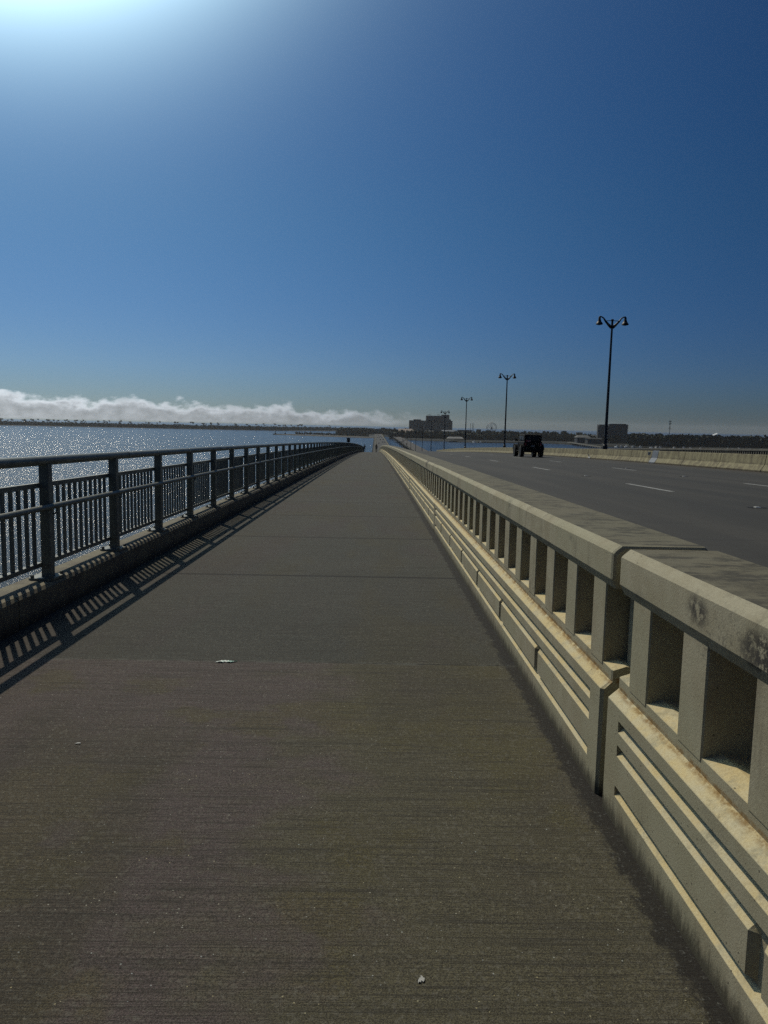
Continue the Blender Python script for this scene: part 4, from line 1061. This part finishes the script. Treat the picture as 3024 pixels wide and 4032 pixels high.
for q in range(14):
    px = 1905 + q*12.5; z = 1440
    mi2 = (0, 2, 1)[q % 3]
    o = bases[mi2].copy(); COL.objects.link(o); o.location = (XP(px, z), z, WATER+3.2); o.rotation_euler = (0, 0, R(90+random.uniform(-20, 20)))
    tag(o, "%s car parked on the shore by the ferris wheel, counting from the boat shelter" % ORD[q], "car", "cars parked on the town shore")
for px, hgt, lb in ((1088, 1697, "thin beacon mast on the tip of the sand spit"), (1126, 1700, "short dark beacon post along the sand spit jetty")):
    z = 1800; m = MB(); x = XP(px, z); m.tube([(x, z, WATER), (x, z, gz(px, hgt, z))], [.9, .45], 8); m.box(x-1.6, x+1.6, z-1.6, z+1.6, WATER+2, WATER+4.5)
    tag(m.build("beacon", M_DARKB), lb, "beacon")
jt = MB(); jt.box(XP(1080, 1805), XP(1200, 1805), 1795, 1806, WATER-.5, WATER+2.2); tag(jt.build("jetty", M_DARKB), "dark jetty wall running along the tip of the sand spit", "jetty")
random.seed(4)
for q in range(4):
    px = 1205+q*38; boat(px, 1735-q*22, R(80+random.uniform(-15, 15)), q % 2, "%s small boat moored by the sand spit, counting from its tip" % ORD[q], "boats by the sand spit", 1.2)

# ------------------------------------------------------------------ trees
def leafclump(m, c, r, n, mi=1, flat=.6, sz=.35):
    for _ in range(n):
        u = Vector((random.gauss(0, 1), random.gauss(0, 1), random.gauss(0, 1))).normalized()*r*random.uniform(.45, 1.0); u.z *= flat
        p_ = Vector(c)+u; a = Vector((random.uniform(-1, 1), random.uniform(-1, 1), random.uniform(-1, 1))).normalized()*r*sz; b = a.cross(Vector((random.uniform(-1, 1), random.uniform(-1, 1), random.uniform(-1, 1)))).normalized()*r*sz
        o = len(m.v); m.v += [tuple(p_-a), tuple(p_+b), tuple(p_+a), tuple(p_-b)]; m.f.append((o, o+1, o+2, o+3)); m.mi.append(mi)
def pine_mb(seed, H=22):
    random.seed(seed); m = MB(); lean = random.uniform(-2, 2)
    m.tube([(0, 0, -1), (lean*.4, 0, H*.5), (lean, 0, H*.9)], [.45, .3, .15], 6, 0)
    for k in range(7):
        a = random.uniform(0, 6.28); r = random.uniform(1, 4.2); c = (lean+r*math.cos(a), r*math.sin(a), H*random.uniform(.82, .98))
        m.tube([(lean*.8, 0, H*.75), c], .12, 4, 0); leafclump(m, c, random.uniform(1.6, 2.7), 26, 1, .45)
    return m
def broad_mb(seed, H=14):
    random.seed(seed); m = MB(); m.tube([(0, 0, -1), (0, 0, H*.6)], [.5, .25], 6, 0)
    for k in range(16):
        a = random.uniform(0, 6.28); h_ = random.uniform(.25, .95); r = random.uniform(.5, 4.6)*math.sin(math.pi*min(.95, h_))**.6
        c = (r*math.cos(a), r*math.sin(a), H*h_); m.tube([(0, 0, H*h_*.6), c], .12, 4, 0); leafclump(m, c, random.uniform(1.8, 3.0), 34, 1, .75)
    return m
def make_tree(name, mb):
    root = bpy.data.objects.new(name, None); COL.objects.link(root)
    for nm, mi, mt in (("trunk", 0, M_BARK), ("crown", 1, M_LEAF)):
        q = MB(); fi = [f for f, i in zip(mb.f, mb.mi) if i == mi]; idx = {}
        for f in fi:
            for i in f:
                if i not in idx: idx[i] = len(q.v); q.v.append(mb.v[i])
        q.f = [tuple(idx[i] for i in f) for f in fi]; q.mi = [0]*len(q.f); q.build(nm, mt, root, fix=False)
    return root
pines = [make_tree("pine_tree", pine_mb(s)) for s in (1, 2, 3)]; broads = [make_tree("broadleaf_tree", broad_mb(s)) for s in (4, 5, 6)]
pu = set()
def tree(lst, i, x, y, z, s, label, group, sx=1):
    key = (id(lst), i)
    if key in pu: o = copy_tree(lst[i])
    else: o = lst[i]; pu.add(key)
    o.location = (x, y, z); o.scale = (s*sx, s*sx, s); o.rotation_euler = (0, 0, random.uniform(0, 6.28)); return tag(o, label, "tree", group)
random.seed(11)
def isl_z(px): return 2575 + 65*max(0, px)/1100 + (300*(px-1100)/300 if px > 1100 else 0)
spots = []
for c, n_ in ((20, 7), (60, 4), (110, 5), (150, 5), (205, 6), (240, 4), (285, 4), (310, 4), (345, 3), (400, 2), (430, 6), (520, 3), (700, 4), (765, 3), (805, 5), (835, 4), (870, 3), (925, 3), (970, 2), (1010, 1), (1040, 2), (1090, 2), (1105, 3), (1120, 2),
              (1157, 2), (1175, 3), (1190, 2), (1300, 2), (1340, 1), (480, 3), (590, 3), (640, 2)):
    for q in range(n_): spots.append(c + random.gauss(0, 7))
spots.sort()
for i, px in enumerate(spots):
    z = isl_z(px) + random.uniform(35, 120); left = px < 1060
    tree(pines, i % 3, XP(px, z), z, WATER+2, random.uniform(.75, 1.08) * (1.0 if px < 1250 else .85), "bare stemmed pine with a flat crown standing over the low wood on the island", "pines on the island shore", .9)
random.seed(12)
def wood(name, label, pts_fn, n_, rows, hmin, hmax, rad, per=26, dens=1.0):
    m = MB()
    for r in range(rows):
        for q in range(n_):
            u = (q + random.random())/n_; x, y = pts_fn(u, r); hh = random.uniform(hmin, hmax)
            for lv in range(3): leafclump(m, (x+random.uniform(-2, 2), y+random.uniform(-3, 3), WATER + 2 + hh*(lv+.6)/3), rad*random.uniform(.8, 1.2), per//2, 0, .9, .45)
    o = m.build(name, M_LEAF, fix=False); return stuff(o, label, "wood")
wood("island_wood", "low dense dark wood along the island shore", lambda u, r: ((lambda px: (XP(px, isl_z(px)+14+r*24), isl_z(px)+14+r*24))(-180 + u*1640)), 260, 3, 7, 12, 5.0, 22)
wood("spit_scrub", "low scrub and small trees on the sand spit", lambda u, r: ((lambda px: (XP(px, 1850-u*190+25+r*14), 1850-u*190+25+r*14))(1165 + u*290)), 60, 2, 1.5, 5.5, 2.2, 16)
def town_z(px): return 1560 if px < 1600 else (1530 - (px-1600)*.3 if px < 1900 else (1500 if px < 2200 else (1500-(px-2200)*.45 if px < 2400 else 1370)))
wood("town_wood", "dark mass of trees through the town", lambda u, r: ((lambda px: (XP(px, town_z(px)+30+r*40), town_z(px)+30+r*40))(1535 + u*900)), 120, 5, 8, 15, 5.5, 26)
wood("right_wood", "dark dense wood filling the shore past the balconied hotel", lambda u, r: ((lambda px: (XP(px, 1275+r*30), 1275+r*30))(2480 + u*800)), 90, 4, 13, 20, 6.0, 28)
wood("bridgehead_wood", "dark trees round the landing of the bridge", lambda u, r: ((lambda px: (XP(px, 2010+r*45), 2010+r*45))(1330 + u*300)), 60, 4, 9, 15, 5.5, 26)
random.seed(13)
q1 = []
for i in range(70):
    px = 1880 + i*5.0 + random.gauss(0, 3)
    if 2340 < px < 2475: continue
    q1.append((px, 1640 + random.uniform(-20, 40), random.uniform(.95, 1.45)))
for i in range(62):
    px = 2480 + i*9.5 + random.gauss(0, 3); q1.append((px, 1330 + random.uniform(-10, 60), random.uniform(1.15, 1.48)))
for i in range(22):
    px = 1790 + i*8 + random.gauss(0, 3); q1.append((px, 1480 + random.uniform(-10, 40), random.uniform(.6, .9)))
for i, (px, z, s) in enumerate(q1):
    tree(broads, i % 3, XP(px, z), z, WATER+2.5, s, "round crowned tree showing along the top of the dark town tree line" if px < 2480 else "round crowned tree on the skyline of the dense wood past the hotel",
         "skyline trees of the town" if px < 2480 else "skyline trees of the dense wood", 1.0)

# ------------------------------------------------------------------ haze over the bay
hm = MB(); hm.box(-9850, 9850, -9850, 9850, WATER - 2.0, 62.0)
hz = hm.build("haze", M_WATER); hz.data.materials.clear()
mh = bpy.data.materials.new("haze_air"); mh.use_nodes = True; th = mh.node_tree; th.nodes.clear()
pv = th.nodes.new('ShaderNodeVolumePrincipled'); pv.inputs['Color'].default_value = (.92, .96, 1.0, 1); pv.inputs['Density'].default_value = 3.6e-5; pv.inputs['Anisotropy'].default_value = .35
oh = th.nodes.new('ShaderNodeOutputMaterial'); th.links.new(pv.outputs[0], oh.inputs['Volume']); hz.data.materials.append(mh)
stuff(hz, "thin sea haze lying over the bay and the far shore", "haze")
